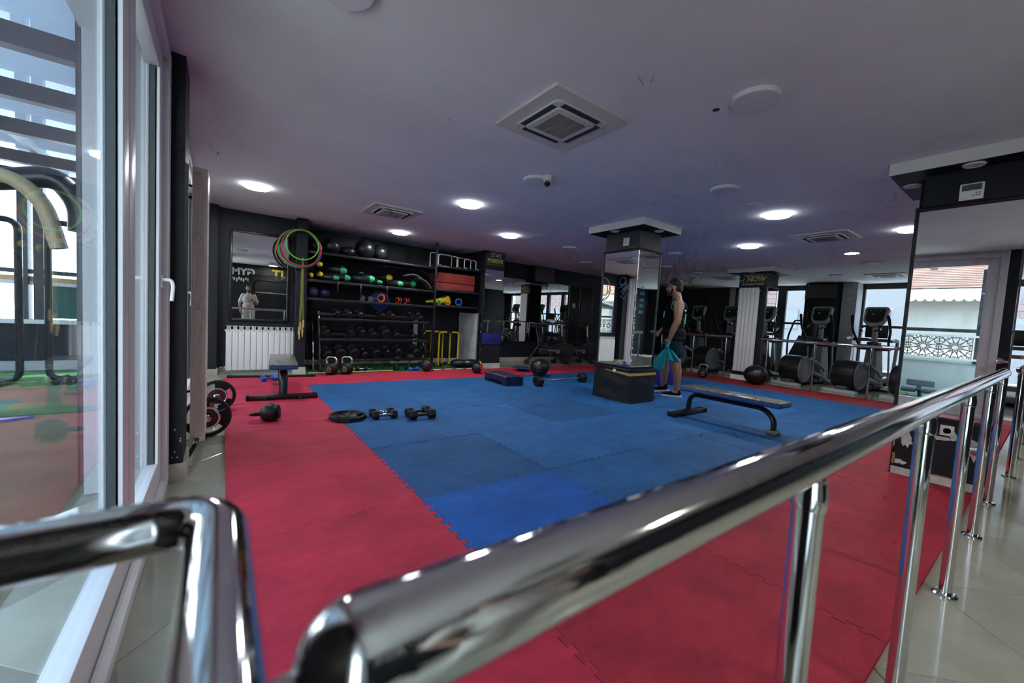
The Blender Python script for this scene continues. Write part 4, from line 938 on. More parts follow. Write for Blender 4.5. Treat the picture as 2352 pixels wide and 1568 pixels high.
def disc_bar(label, x, y, r, ln, side):
    t = thing('loaded_barbell', label, 'barbell', (x, y, FL+r)); A = AX((0, -1, 0))
    MB().cyl((0, -.10, 0), (0, ln, -r+.016), .0135, n=14).build('bar', M_CHROME, t)
    p = bpy.data.objects.new('grip_plate', None); COL.objects.link(p); p.parent = t
    plate_mesh(p, r, .035, A @ Matrix.Rotation(side, 4, 'Z'))
    q = MB().lathe([(r*.52, -.012), (r*.55, -.008), (r*.55, .008), (r*.50, .013), (r*.46, .010), (r*.46, -.010), (r*.52, -.012)], 36, AX((0, -1, 0), (0, -.045, 0))).build('small_plate_rim', M_CHROME, t)
    MB().lathe([(r*.46, -.009), (r*.46, .009), (r*.2, .010), (1e-3, .010)], 30, AX((0, -1, 0), (0, -.045, 0))).build('small_plate_face', mat('maroon_enamel', (.05, .012, .012), .4), q)
    MB().lathe([(.03, .009), (.03, .022), (.02, .026), (1e-3, .026)], 20, AX((0, -1, 0), (0, -.045, 0))).build('collar', M_CHROME, q)
    return t
t = disc_bar('nearer barbell with black and chrome plates beside the beige radiator', -.088, 4.06, .166, .70, 1.2)
MB().lathe([(.018, 0), (.018, .002)], 16, AX((0, -1, 0), (.03, -.0185, .10))).build('red_dot', M_REDP, t)
disc_bar('farther barbell with black and chrome plates beside the glazed bay', -.03, 4.98, .16, .7, .4)
g1 = dumbbell('hex_dumbbell', 'rear hexagonal dumbbell of the left pair on the blue mat', 'hex', .040, .065, .115, M_BLACK, M_CHROME); g1.location = (1.365, 4.11, .041); g1.rotation_euler = (0, 0, -.06)
dup(g1, (1.36, 3.985, .041), -.12, 'front hexagonal dumbbell of the left pair on the blue mat')
g2 = dumbbell('hex_dumbbell', 'rear hexagonal dumbbell of the right pair on the blue mat', 'hex', .046, .075, .125, M_BLACK, M_BLACK); g2.location = (1.71, 3.975, .047); g2.rotation_euler = (0, 0, .14)
dup(g2, (1.70, 3.825, .047), -.08, 'front hexagonal dumbbell of the right pair on the blue mat')
# ---- flat benches
def bench(label, loc, rz, z1=.37):
    t = thing('flat_bench', label, 'bench', loc, rz)
    MB().rbox((.02, -.15, z1-.062), (1.16, .15, z1-.012), .018, 3).build('cushion', M_BLUEV, t)
    MB().rbox((.018, -.149, z1-.016), (1.162, .149, z1), .007, 2).build('worn_cover', M_WORN, t)
    MB().box((.10, -.03, z1-.075), (1.08, .03, z1-.061)).build('mount_plate', M_BLACKM, t)
    sp = bez([(.07, 0, .05), (.09, 0, z1-.105), (.95, 0, z1-.105), (1.06, 0, z1-.20), (1.06, 0, .04)], .16, 7)
    q_ = MB().tube(sp, .026, 14, M=Matrix.Diagonal((1, 1.7, 1, 1))); q_.build('spine_tube', M_BLACKM, t)
    f = MB().rbox((.02, -.35, .012), (.12, .35, .055), .008).build('wide_foot', M_BLACKM, t)
    for s in (-1, 1): MB().rbox((.01, s*.35-.012, .003), (.13, s*.35+.012, .06), .006).build('foot_cap', M_BLACK, f)
    for s in (-.18, .18): MB().rbox((.0, s-.02, .0), (.03, s+.02, .04), .005).build('bolt_clamp', M_BLACKM, f)
    MB().rbox((.03, -.06, .055), (.11, .06, .062), .002, 1).build('weld_plate', M_BLACKM, f)
    MB().rbox((1.005, -.06, .0), (1.115, .06, .05), .012).build('taped_foot', M_WORN, t)
    return t
bench('blue flat bench with worn top at the left seen from its end', (.585, 5.22, 0), PI/2-.09, .41)
bb = bench('blue flat bench with worn taped top on the blue mats at right', (4.86, 2.80, 0), -PI/2-.01)
# ---- step, balls, barbell, blocks
st = thing('step_platform', 'dark blue aerobic step platform on the blue mats', 'step', (3.885, 5.50, 0), -.02)
MB().prism([(-.34, 0), (-.23, 0), (-.17, .05), (.17, .05), (.23, 0), (.34, 0), (.34, .148), (-.34, .148)], -.165, .165, PL((0, 0, 0), (0, 1, 0), (0, 0, 1))).build('body', M_NAVY, st)
MB().rbox((-.163, -.338, .148), (.163, .338, .153), .002, 1).build('top_sheet', M_NAVY, st)
w = MB()
for s in (-1, 1):
    for kk in range(9):
        y = -.33+kk*.075+random.uniform(-.01, .02); w.box((s*.166-.001, y, .140), (s*.166+.001, y+random.uniform(.02, .06), .1535))
for kk in range(5):
    x = -.15+kk*.065; w.box((x, -.3415, .14), (x+random.uniform(.01, .05), -.339, .1535))
w.build('worn_edge', M_RIM, st)['kind'] = 'stuff'
ballthing('gym_ball', 'large black exercise ball behind the short barbell', 5.02, 5.90, .172, .182, M_BALL, (1, 1, .945))
ballthing('gym_ball', 'large black exercise ball in front of the tall white radiator', 9.12, 3.70, .205, .215, M_BALL, (1.05, 1.05, .953))
bd = thing('balance_disc', 'blue balance board on edge behind the large exercise ball', 'balance board', (5.15, 6.62, .06)); MB().lathe([(1e-3, -.06), (.05, -.05), (.12, -.005), (.19, .0), (.195, .012), (1e-3, .014)], 32).build('board', M_BLUEV, bd)
br = thing('short_barbell', 'short black fixed barbell on the blue mat near the exercise ball', 'barbell', (4.26, 5.02, .086), math.atan2(.07, 1.10))
MB().cyl((.0, 0, 0), (1.10, 0, 0), .0145, n=14).build('bar', M_STEEL, br)
for (x, s) in ((0, -1), (1.10, 1)):
    h = MB().lathe([(.07, -.06), (.086, -.05), (.086, .05), (.074, .06), (.07, .056), (1e-3, .056)], 30, AX((s, 0, 0), (x, 0, 0))).build('head', M_BLACK, br)
    MB().cyl((x+s*.05, 0, 0), (x+s*.062, 0, 0), .014, n=12).build('end_bolt', M_CHROME, h)
pb = thing('plyo_block', 'royal blue foam block standing behind the walking man', 'foam block', (6.95, 4.58, 0)); MB().rbox((-.30, -.30, 0), (.30, .30, .52), .015).build('block', M_BLUEP, pb)
# ================================================================ CARDIO MACHINES
def elliptical(label, loc, rz, leds=True):
    """local +x is the machine's front, origin on the floor under the rear stabiliser"""
    t = thing('elliptical_trainer', label, 'elliptical trainer', loc, rz, group='elliptical trainers behind the railing')
    MB().rbox((-.06, -.29, .0), (.05, .29, .07), .012).build('rear_stabiliser', M_LGREY, t)
    MB().rbox((1.34, -.27, .0), (1.44, .27, .06), .012).build('front_stabiliser', M_GREYD, t)
    MB().rbox((.0, -.10, .05), (1.42, .10, .14), .02).build('base_beam', M_GREYD, t)
    A = AX((0, 1, 0), (.30, 0, .36)); r = .30; w = .20
    MB().lathe([(r*.90, -w), (r*.975, -w+.012), (r, -w+.045), (r, w-.045), (r*.975, w-.012), (r*.90, w)], 48, A).build('drum_cover', M_BLACKP, t)
    for s in (-1, 1):
        d = MB().lathe([(r*.90, s*w-.002), (r*.88, s*(w+.012)), (r*.80, s*(w+.016)), (r*.78, s*(w+.012)), (1e-3, s*(w+.018))], 44, A).build('side_disc', M_GREYP, t)
        ar = MB(); ar.tube([(.44, s*.255, .60), (.74, s*.255, .48), (.98, s*.245, .36)], [.036, .030, .026], 12); ar.build('foot_arm', M_GREYP, t)
        MB().ball((.44, s*.255, .60), .045, n=16, m=10).build('crank_joint', M_GREYP, t)
        MB().ball((.98, s*.245, .36), .036, n=16, m=10).build('link_joint', M_GREYP, t)
        MB().tube(bez([(.98, s*.245, .36), (1.04, s*.25, .20), (1.16, s*.26, .10), (1.30, s*.26, .13)], .1, 6), .018, 10).build('curved_link', M_LGREY, t)
        MB().rbox((.56, s*.17-.075, .30), (.94, s*.17+.075, .34), .012, 2, Matrix.Translation((0, 0, .40)) @ Matrix.Rotation(.30, 4, 'Y') @ Matrix.Translation((.1, 0, -.22))).build('pedal', M_LGREY, t)
        MB().tube([(1.22, s*.25, .97), (1.27, s*.26, .5), (1.30, s*.26, .12)], .017, 10).build('drop_link', M_GREYP, t)
        hb = MB().tube(bez([(1.20, s*.25, .94), (1.12, s*.27, 1.08), (1.02, s*.325, 1.30), (.90, s*.30, 1.60)], .09, 6), [.028]*0 or .021, 12).build('moving_handle', M_BLACKP, t)
        MB().tube([(.975, s*.316, 1.42), (.945, s*.31, 1.5), (.90, s*.30, 1.60), (.895, s*.299, 1.615)], [.026, .027, .026, .012], 12).build('hand_grip', M_BLACK, hb)
        fh = MB().tube(bez([(1.16, s*.04, 1.40), (1.08, s*.14, 1.40), (.96, s*.17, 1.31), (.90, s*.10, 1.28)], .06, 5), .018, 10).build('fixed_handle', M_BLACKP, t)
        MB().cyl((1.0, s*.16, 1.335), (.95, s*.165, 1.305), .022, n=10).build('pulse_sensor', M_CHROME, fh)
    sh_ = MB(); sh_.add([(1.08, -.13, .10), (1.46, -.13, .10), (1.46, .13, .10), (1.08, .13, .10), (1.13, -.09, .92), (1.36, -.09, .92), (1.36, .09, .92), (1.13, .09, .92)], [(0, 3, 2, 1), (4, 5, 6, 7), (0, 1, 5, 4), (1, 2, 6, 5), (2, 3, 7, 6), (3, 0, 4, 7)])
    sh_.build('front_shroud', M_GREYD, t)
    MB().rbox((1.10, -.27, .88), (1.34, .27, 1.0), .04, 3).build('pivot_hub', M_BLACKP, t)
    MB().rbox((1.12, -.10, .98), (1.30, .10, 1.06), .03, 3).build('bottle_tray', M_BLACKP, t)
    MB().rbox((-.035, -.045, 0), (.035, .045, .42), .015, 2, Matrix.Translation((1.22, 0, 1.0)) @ Matrix.Rotation(-.08, 4, 'Y')).build('mast', M_GREYP, t)
    C = Matrix.Translation((1.16, 0, 1.60)) @ Matrix.Rotation(.30, 4, 'Y') @ PL((0, 0, 0), (0, -1, 0), (0, 0, 1))
    shape = rpoly([(-.205, .20), (.205, .20), (.185, -.12), (.10, -.225), (-.10, -.225), (-.185, -.12)], .06, 5)
    c = MB().prism(shape, -.045, .03, C).build('console_housing', M_GREYP, t)
    MB().prism(rpoly([(-.16, .16), (.16, .16), (.15, -.10), (.08, -.15), (-.08, -.15), (-.15, -.10)], .035, 4), .028, .034, C).build('console_screen', M_SCREEN, c)
    if leds:
        g = MB()
        for k in range(4): g.box((-.10+k*.055, .115, .034), (-.08+k*.055, .122, .0355), C)
        g.box((-.06, .035, .034), (-.02, .045, .0355), C); g.build('green_digits', M_GLOW, c)['kind'] = 'stuff'
    return t
e0 = elliptical('elliptical trainer between the radiator column and its railing end', (10.36, 4.80, FL), -.25)
ey = [(3.47, 'elliptical trainer just right of the radiator column'), (2.52, 'elliptical trainer nearest the right mirrored pier'), (1.62, 'elliptical trainer mostly hidden by the right mirrored pier'), (5.50, 'elliptical trainer behind the railing left of the radiator column'), (6.42, 'farthest elliptical trainer, half hidden by the walking man')]
for (y, lab) in ey: dup(e0, (10.07, y, FL), -.17 if y > 2 else -.12, lab)
def treadmill(label, loc, rz):
    t = thing('treadmill', label, 'treadmill', loc, rz, group='treadmills by the windows')
    MB().rbox((0, -.38, .08), (1.7, .38, .20), .03).build('deck', M_GREYD, t); MB().box((.05, -.25, .20), (1.5, .25, .205)).build('belt', M_BLACK, t)
    for s in (-1, 1):
        MB().tube(bez([(1.45, s*.40, .12), (1.55, s*.42, 1.1), (1.2, s*.42, 1.12), (.9, s*.42, 1.08)], .12, 6), .035, 10).build('upright_rail', M_GREYP, t); MB().rbox((.0, s*.33-.05, .18), (1.65, s*.33+.05, .215), .01).build('side_step', M_LGREY, t)
    MB().rbox((1.35, -.40, 1.05), (1.75, .40, 1.14), .03).build('dashboard', M_GREYD, t); MB().rbox((1.58, -.22, 1.15), (1.64, .22, 1.48), .02, 2).build('console', M_BLACKP, t)
    MB().rbox((1.4, -.40, .06), (1.85, .40, .34), .08, 3).build('motor_hood', M_GREYP, t)
    for s in (-.3, .3): MB().cyl((.1, s, .0), (.1, s, .08), .03, n=12).build('foot', M_BLACK, t); MB().cyl((1.7, s, .0), (1.7, s, .07), .03, n=12).build('foot', M_BLACK, t)
    return t
t0 = treadmill('treadmill by the window right of the television pier', (11.75, 2.72, FL), 0)
dup(t0, (11.75, 1.66, FL), 0, 'treadmill by the window behind the mirrored pier'); dup(t0, (11.75, .5, FL), 0, 'treadmill further along the far windows')
dup(t0, (11.75, -.6, FL), 0, 'treadmill in the mirror near the far windows')
# stair climber
sc_ = thing('stair_climber', 'black stair climber machine below the television pier', 'stair climber', (11.62, 3.85, FL), 0)
MB().prism([(.0, .0), (1.25, .0), (1.25, 1.1), (1.0, 1.1), (.12, .35)], -.30, .30, PL((0, 0, 0), (1, 0, 0), (0, 0, 1))).build('body', M_BLACKP, sc_)
for k in range(6): MB().rbox((.08+k*.15, -.27, .28+k*.13), (.32+k*.15, .27, .31+k*.13), .006).build('tread', M_GREYD, sc_)
for s in (-1, 1): MB().tube(bez([(.45, s*.34, .35), (.40, s*.34, 1.05), (.75, s*.34, 1.5), (1.2, s*.34, 1.5)], .12, 5), .022, 10).build('side_rail', M_BLACKP, sc_)
MB().cyl((1.15, 0, 1.05), (1.2, 0, 1.5), .05, n=12).build('mast', M_GREYD, sc_); MB().rbox((1.12, -.2, 1.45), (1.2, .2, 1.75), .03, 2).build('console', M_BLACKP, sc_)
# recumbent style trainer with a screen
at = thing('arc_trainer', 'grey trainer with a bright screen left of the stair climber', 'exercise machine', (12.0, 5.02, FL), 0)
MB().prism(rpoly([(.1, .05), (1.1, .05), (1.15, .7), (.8, 1.05), (.45, .9)], .12, 4), -.18, .18, PL((0, 0, 0), (1, 0, 0), (0, 0, 1))).build('shroud', M_GREYP, at)
for s in (-1, 1): MB().tube(bez([(.2, s*.25, .3), (.55, s*.28, 1.15), (.95, s*.28, 1.3), (.7, s*.28, 1.55)], .15, 6), .025, 10).build('arm_lever', M_BLACKP, at)
MB().cyl((.85, 0, 1.0), (.95, 0, 1.4), .05, n=12).build('mast', M_GREYD, at)
sc2 = MB().rbox((.90, -.2, 1.34), (.96, .2, 1.64), .02, 2).build('screen_housing', M_BLACKP, at)
MB().box((.895, -.17, 1.38), (.8995, .17, 1.61)).build('lit_screen', mat('lit_lcd', (.1, .2, .3), .3, emit=((.35, .6, .75), .55)), sc2)
MB().rbox((0, -.3, 0), (.08, .3, .06), .01).build('rear_foot', M_BLACKP, at); MB().rbox((1.1, -.3, 0), (1.18, .3, .06), .01).build('front_foot', M_BLACKP, at)
# televisions
def tv(label, loc, rot, w=.72, h=.41):
    t = thing('wall_television', label, 'television', loc); t.rotation_euler = rot; M_TV = mat('tv_screen', (.075, .072, .075), .35)
    MB().rbox((-w/2, -.025, -h/2), (w/2, .025, h/2), .006).build('housing', M_BLACKP, t); MB().box((-w/2+.015, -.0275, -h/2+.02), (w/2-.015, -.025, h/2-.012)).build('screen', M_TV, t)
    MB().box((-.08, .025, -.08), (.08, .12, .08)).build('wall_bracket', M_BLACKM, t); return t
t = tv('dark television tilted on the back wall above the mirrors', (6.93, 8.17, 2.28), (-.12, 0, 0), .70, .40)
MB().tube(bez([(.12, .03, -.2), (.13, .05, -.32), (.09, .05, -.36), (.10, .05, -.22)], .03), .006, 7).build('cable', M_BLACK, t)
tv('dark television on the pier between the far windows', (12.93, 3.83, 2.28), (0, 0, -PI/2), .72, .40)
# spin bikes
def bike(label, loc):
    t = thing('spin_bike', label, 'spin bike', loc, -.5, group='spin bikes by the mirror wall')
    for x in (.0, 1.08): MB().rbox((x-.04, -.20, 0), (x+.04, .20, .05), .015).build('stabiliser', M_BLACKM, t)
    MB().lathe([(.24, -.018), (.245, -.012), (.245, .012), (.24, .018), (.20, .018), (.19, .006), (.05, .012), (1e-3, .02)], 44, AX((0, -1, 0), (.98, 0, .30))).build('flywheel', M_BLACKM, t)
    MB().lathe([(.252, -.014), (.252, .014), (.236, .016), (.236, -.016), (.252, -.014)], 44, AX((0, -1, 0), (.98, 0, .30))).build('wheel_rim', mat('bronze_rim', (.10, .07, .055), .35, .6), t)
    MB().tube([(.02, 0, .05), (.30, 0, .46), (.62, 0, .40)], .034, 10).build('rear_frame', M_BLACKM, t)
    MB().tube([(.62, 0, .40), (.84, 0, .50), (.91, 0, .52)], .034, 10).build('front_frame', M_BLACKM, t)
    MB().tube([(.80, 0, .58), (.98, .06, .30), (1.06, 0, .05)], .028, 10).build('fork', M_BLACKM, t)
    g = MB().rbox((.28, -.07, .22), (.98, -.03, .40), .018, 3).build('chain_guard', M_BLACKP, t)
    MB().torus(.035, .006, 20, 6, PL((.80, -.072, .32), (1, 0, 0), (0, 0, 1))).build('logo_ring', M_RADI, g)
    MB().box((.52, -.0715, .33), (.74, -.070, .342)).build('logo_line', M_LGREY, g)
    MB().cyl((.90, 0, .70), (.88, 0, 1.04), .024, n=12).build('handlebar_post', M_STEEL, t); MB().cyl((.93, 0, .05), (.90, 0, .72), .030, n=12).build('front_upright', M_BLACKM, t)
    hb = MB(); hb.tube(bez([(.55, -.18, 1.06), (.80, -.2, 1.04), (.86, -.12, 1.04), (.86, .12, 1.04), (.80, .2, 1.04), (.55, .18, 1.06)], .06, 4), .016, 9); hb.build('handlebar', M_BLACKP, t)
    MB().rbox((.62, -.03, 1.02), (.90, .03, 1.05), .01).build('bar_slider', M_STEEL, t)
    MB().cyl((.30, 0, .42), (.20, 0, .92), .02, n=12).build('seat_post', M_GREYD, t)
    MB().prism(rpoly([(-.14, -.09), (.02, -.085), (.15, -.025), (.15, .025), (.02, .085), (-.14, .09)], .03, 3), .92, .985, Matrix.Translation((.20, 0, 0))).build('saddle', M_BLACK, t)
    cr = MB(); cr.cyl((.56, -.10, .34), (.62, -.10, .20), .012, n=8); cr.cyl((.56, .10, .34), (.50, .10, .48), .012, n=8); cr.cyl((.56, -.11, .34), (.56, .11, .34), .02, n=10)
    cr.build('crank', M_STEEL, t)
    for (x, y, z) in ((.62, -.16, .19), (.50, .16, .49)): MB().rbox((x-.05, y-.045, z-.012), (x+.05, y+.045, z+.012), .006).build('pedal', M_BLACKP, t)
    return t
b0 = bike('spin bike in front of the wall mirror, leftmost', (6.38, 8.04, FL)); dup(b0, (7.33, 8.04, FL), -.5, 'spin bike in front of the dark panels, second from left'); dup(b0, (8.28, 8.04, FL), -.5, 'spin bike partly hidden by the mirrored column')

# ================================================================ TERRACE (left, behind the glass)
XO = -3.35
tf = struct(MB().box((XO-.2, .4, -.12), (-.62, 9.1, -.045)).build('terrace_floor', M_TURFB), 'tan and green artificial turf terrace floor outside the glass', 'turf')
for (a, b, c_, d_) in ((-3.3, -.8, 7.0, 8.9), (-3.3, -.7, 5.5, 6.1), (-3.3, -1.5, 0.5, 3.0)):
    MB().box((a, c_, -.046), (b, d_, -.041)).build('green_turf_band', M_TURF, tf)
struct(MB().box((-7, -7, -.12), (-.62, .398, -.045)).build('bounce_paving', mat('pale_bounce_paving', (.78, .73, .64), .9)), 'added pale paving beside the terrace, bouncing daylight through the bay behind the camera', 'added pavement')  # pale surface added outside the rear bay to bounce daylight up to the ceiling
ext = thing('terrace_shell', 'dark steel and glass enclosure of the terrace outside', 'enclosure')
MB().box((XO, 8.75, -.05), (-.62, 8.9, .62)).build('low_wall', M_WALL, ext); MB().box((XO, 8.70, .62), (-.62, 8.92, .68)).build('white_sill', M_WHITE, ext)
MB().box((XO-.12, .4, -.05), (XO, 8.9, .70)).build('low_wall', M_FACG, ext); MB().box((XO-.14, .4, .70), (XO+.02, 8.9, .76)).build('white_sill', M_WHITE, ext)
for (x0, x1) in ((-2.05, -1.30),): MB().box((x0, 8.80, .70), (x1, 8.82, 1.18)).build('green_sheet', M_GRNPANEL, ext)
MB().box((XO, 8.78, 1.18), (-.62, 8.86, 1.23)).build('white_rail', M_WHITE, ext); MB().box((XO, 8.78, 1.34), (-.62, 8.86, 1.40)).build('transom', M_STEELB, ext)
MB().box((XO, 8.79, 1.23), (-.62, 8.84, 1.30)).build('wooden_rail', M_WOOD, ext)
for x in (-3.3, -2.75, -2.3, -2.15, -1.24, -.75): MB().box((x-.05, 8.74, .6), (x+.05, 8.90, 2.62)).build('post', M_STEELB, ext)
for y in (0.95, 2.2, 3.6, 5.0, 6.4, 7.8): MB().box((XO-.06, y-.05, .7), (XO+.04, y+.05, 2.62)).build('post', M_STEELB, ext)
MB().box((XO-.05, .4, 1.34), (XO+.03, 8.8, 1.41)).build('transom', M_STEELB, ext)
for y in (0.4, 1.7, 2.9, 4.13, 5.2, 6.34, 7.71, 8.8): MB().box((XO, y-.05, 2.66), (-.62, y+.05, 2.80)).build('roof_beam', M_STEELB, ext)
for x in (-1.9, -2.6): MB().box((x-.03, .4, 2.80), (x+.03, 8.9, 2.84)).build('roof_purlin', M_PVC, ext)
MB().box((XO, .4, 2.845), (-.62, 8.9, 2.855)).build('roof_pane', M_POLY, ext)
MB().box((XO+.2, 8.60, -.045), (-.75, 8.74, .08)).build('kerb', M_LGREY, ext)
# geometric lattice railing
lat = thing('lattice_railing', 'white backed geometric star lattice railing on the terrace edge', 'railing', (XO+.06, 0, 0))
LR = .0135
def lattice_cell(cy, cz, R):
    b = MB(); n = 12
    for k in range(n):
        a = 2*PI*k/n; a2 = 2*PI*(k+.5)/n; P = lambda r, t: (0, cy+r*math.cos(t), cz+r*math.sin(t))
        b.tube([P(R*.28, a), P(R*.62, a2), P(R*.98, a2)], LR*.7, 5); b.tube([P(R*.28, a), P(R*.62, a2-2*PI/n), P(R*.98, a2-2*PI/n)], LR*.7, 5)
        b.tube([P(R*.98, a2), P(R*.80, a), P(R*.98, a2-2*PI/n)], LR*.7, 5); b.tube([P(R*.28, a), P(R*.20, a2), P(R*.28, a+2*PI/n)], LR*.7, 5)
    for k in range(12):
        a2 = 2*PI*(k+.5)/12; c_, s_ = math.cos(a2), math.sin(a2); m_ = R/max(abs(c_), abs(s_))
        b.tube([(0, cy+R*.98*c_, cz+R*.98*s_), (0, cy+m_*c_, cz+m_*s_)], LR*.7, 5)
        a = 2*PI*k/12; c_, s_ = math.cos(a), math.sin(a); m_ = R/max(abs(c_), abs(s_)); b.tube([(0, cy+R*.80*c_, cz+R*.80*s_), (0, cy+m_*c_, cz+m_*s_)], LR*.6, 5)
    b.tube([(0, cy-R, cz-R), (0, cy+R, cz-R), (0, cy+R, cz+R), (0, cy-R, cz+R)], LR*.9, 5, closed=True)
    for s in (-1, 1):
        for q in (-1, 1):
            b.tube([(0, cy+s*R, cz+q*R*.75), (0, cy+s*R*.75, cz+q*R*.75), (0, cy+s*R*.75, cz+q*R)], LR*.7, 5)
    return b
for i in range(9):
    cyy = 1.26+i*.47
    if abs((cyy-.95) % 1.35) < .1: pass
    o = lattice_cell(cyy, 1.02, .235).build('lattice_star', mat('lattice_bronze', (.16, .10, .09), .6), lat, smooth=0); o['kind'] = 'stuff'
for z in (.78, 1.26): MB().box((-.015, .45, z-.02), (.015, 8.7, z+.02)).build('lattice_rail', M_WHITE, lat)
# gym frames standing on the terrace
def rack_frame(label, x0, x1, y, z1, r=.03):
    t = thing('rounded_gym_rack', label, 'gym frame', (0, y, 0)); MB().tube(bez([(x0, 0, z1), (x0, 0, .0), (x1, 0, .0), (x1, 0, z1), (x0, 0, z1)], .12, 5), r, 10).build('tube_loop', M_BLACKM, t)
    for x in (x0+.1, x1-.1): MB().cyl((x, -.25, -.01), (x, .25, -.01), .03, n=10).build('foot', M_BLACKM, t)
rack_frame('black rounded steel frame on the terrace, left one', -2.55, -1.98, 7.4, 1.92, .035); rack_frame('black rounded steel frame on the terrace, right one', -1.74, -1.42, 7.4, 1.95, .035)
mg = thing('terrace_machine', 'black training machine with curved beige arm on the terrace', 'gym machine', (0, 0, 0))
MB().tube(bez([(-2.95, 4.95, 1.70), (-1.5, 3.8, 1.76), (-.98, 3.62, 1.75), (-.86, 3.6, 1.62), (-.80, 3.6, 1.36)], .3, 9), .040, 14).build("beige_arm", M_BEIGE, mg)
MB().tube(bez([(-3.0, 5.0, 1.73), (-1.43, 5.0, 1.95), (-1.12, 5.0, 2.06), (-.98, 5.0, 1.85), (-.98, 5.0, 1.62)], .25, 6), .085, 14).build('black_arch', M_BLACKM, mg)
MB().cyl((-3.0, 5.0, -.04), (-3.0, 5.0, 1.78), .06, n=14).build('post', M_BLACKM, mg); MB().box((-3.25, 4.8, -.045), (-2.75, 5.2, .03)).build('base', M_BLACKM, mg)
MB().box((-.685, 3.38, -.05), (-.642, 3.42, 2.66)).build('corner_post', M_STEELB, ext)
bp_ = thing('blue_training_mat', 'bright blue mat corner lying on the terrace turf', 'mat', (-1.9, 5.0, -.044)); MB().add([(-.8, -.3, 0), (.55, .35, 0), (-.8, .35, 0), (-.8, -.3, .02), (.55, .35, .02), (-.8, .35, .02)], [(0, 2, 1), (3, 4, 5), (0, 1, 4, 3), (1, 2, 5, 4), (2, 0, 3, 5)]).build('mat', M_BLUR, bp_)
dm = thing('terrace_bench_machine', 'low machine with two padded rollers on the terrace, seen in the pier mirror', 'gym machine', (-2.75, 1.62, -.045), 0)
MB().rbox((-.05, -.22, .12), (.05, .22, .36), .03, 3).build('backrest', M_GREYD, dm)
for s in (-1, 1): MB().cyl((.18, s*.04, .16), (.18, s*.26, .16), .07, n=20).build('roller_pad', M_GREYD, dm); MB().rbox((.0, s*.2-.03, 0), (.4, s*.2+.03, .03), .008).build('foot', M_BLACKM, dm)
MB().cyl((.0, 0, .0), (.18, 0, .18), .03, n=10).build('post', M_BLACKM, dm); MB().cyl((.18, -.05, .16), (.18, .05, .16), .03, n=10).build('axle', M_BLACKM, dm)

# ================================================================ OUTSIDE BUILDINGS
def facade(name, label, x, y0, y1, z1, face, roof=True):
    t = thing(name, label, 'building', (x, (y0+y1)/2, -3.35 if face > 0 else -3)); L = (y1-y0)/2; s = face
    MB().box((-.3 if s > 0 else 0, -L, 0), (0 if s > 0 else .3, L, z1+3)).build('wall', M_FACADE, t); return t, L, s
h, L, s = facade('neighbour_house', 'pale house with terracotta roof across from the terrace', -9.0, -6, 14, 3.2, 1)
MB().add([(.8, -L-.5, 6.15), (.8, L+.5, 6.15), (-3.5, L+.5, 8.9), (-3.5, -L-.5, 8.9), (.8, -L-.5, 6.05), (.8, L+.5, 6.05), (-3.5, L+.5, 8.8), (-3.5, -L-.5, 8.8)], [(0, 1, 2, 3), (7, 6, 5, 4), (0, 4, 5, 1)]).build('tiled_roof', M_ROOF, h)
rw = MB()
for k in range(44):
    q = k/44; rw.cyl((.82-4.3*q, -L-.5, 6.17+2.75*q), (.82-4.3*q, L+.5, 6.17+2.75*q), .022, n=5)
rw.build('roof_tile_rows', M_ROOF, h)['kind'] = 'stuff'
MB().box((.72, -L-.5, 5.75), (.80, L+.5, 6.08)).build('fascia_board', mat('fascia_paint', (.36, .36, .34), .8), h)
sc3 = MB()
for k in range(100): sc3.cyl((.74, -L+k*.2, 5.78), (.79, -L+k*.2, 5.78), .10, n=8)
sc3.build('scalloped_edge', mat('fascia_paint', (.36, .36, .34), .8), h)['kind'] = 'stuff'
for k, y in enumerate((-7, -3.5, 0, 3.5, 7)): MB().box((0, y-.8, 3.6), (.03, y+.8, 5.4)).build('window', mat('shutter_grey', (.13, .14, .155), .8), h)
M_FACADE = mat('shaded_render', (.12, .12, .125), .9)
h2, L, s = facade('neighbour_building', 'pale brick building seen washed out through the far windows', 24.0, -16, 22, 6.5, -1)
for j in range(16):
    z = 5.2+j*.25
    for i in range(40):
        y = -L+.3+i*.9+(j % 2)*.45
        if y > L-1: continue
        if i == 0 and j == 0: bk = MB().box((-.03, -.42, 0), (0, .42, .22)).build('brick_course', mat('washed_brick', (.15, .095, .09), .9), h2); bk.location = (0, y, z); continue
        if i*16+j > 290: continue
        c = bk.copy(); COL.objects.link(c); c.parent = h2; c.location = (0, y, z)
for y in (-9, -4.5, -1.2, 2.0, 5.5, 9): 
    w = MB().box((-.05, y-.5, 4.4), (-.02, y+.5, 5.4)).build('window', mat('dim_pane', (.09, .10, .11), .4), h2)
gnd = struct(MB().box((-60, -60, -3.3), (80, 60, -3.1)).build('ground', mat('pale_concrete', (.55, .54, .52), .9)), 'street level ground outside the building', 'ground')
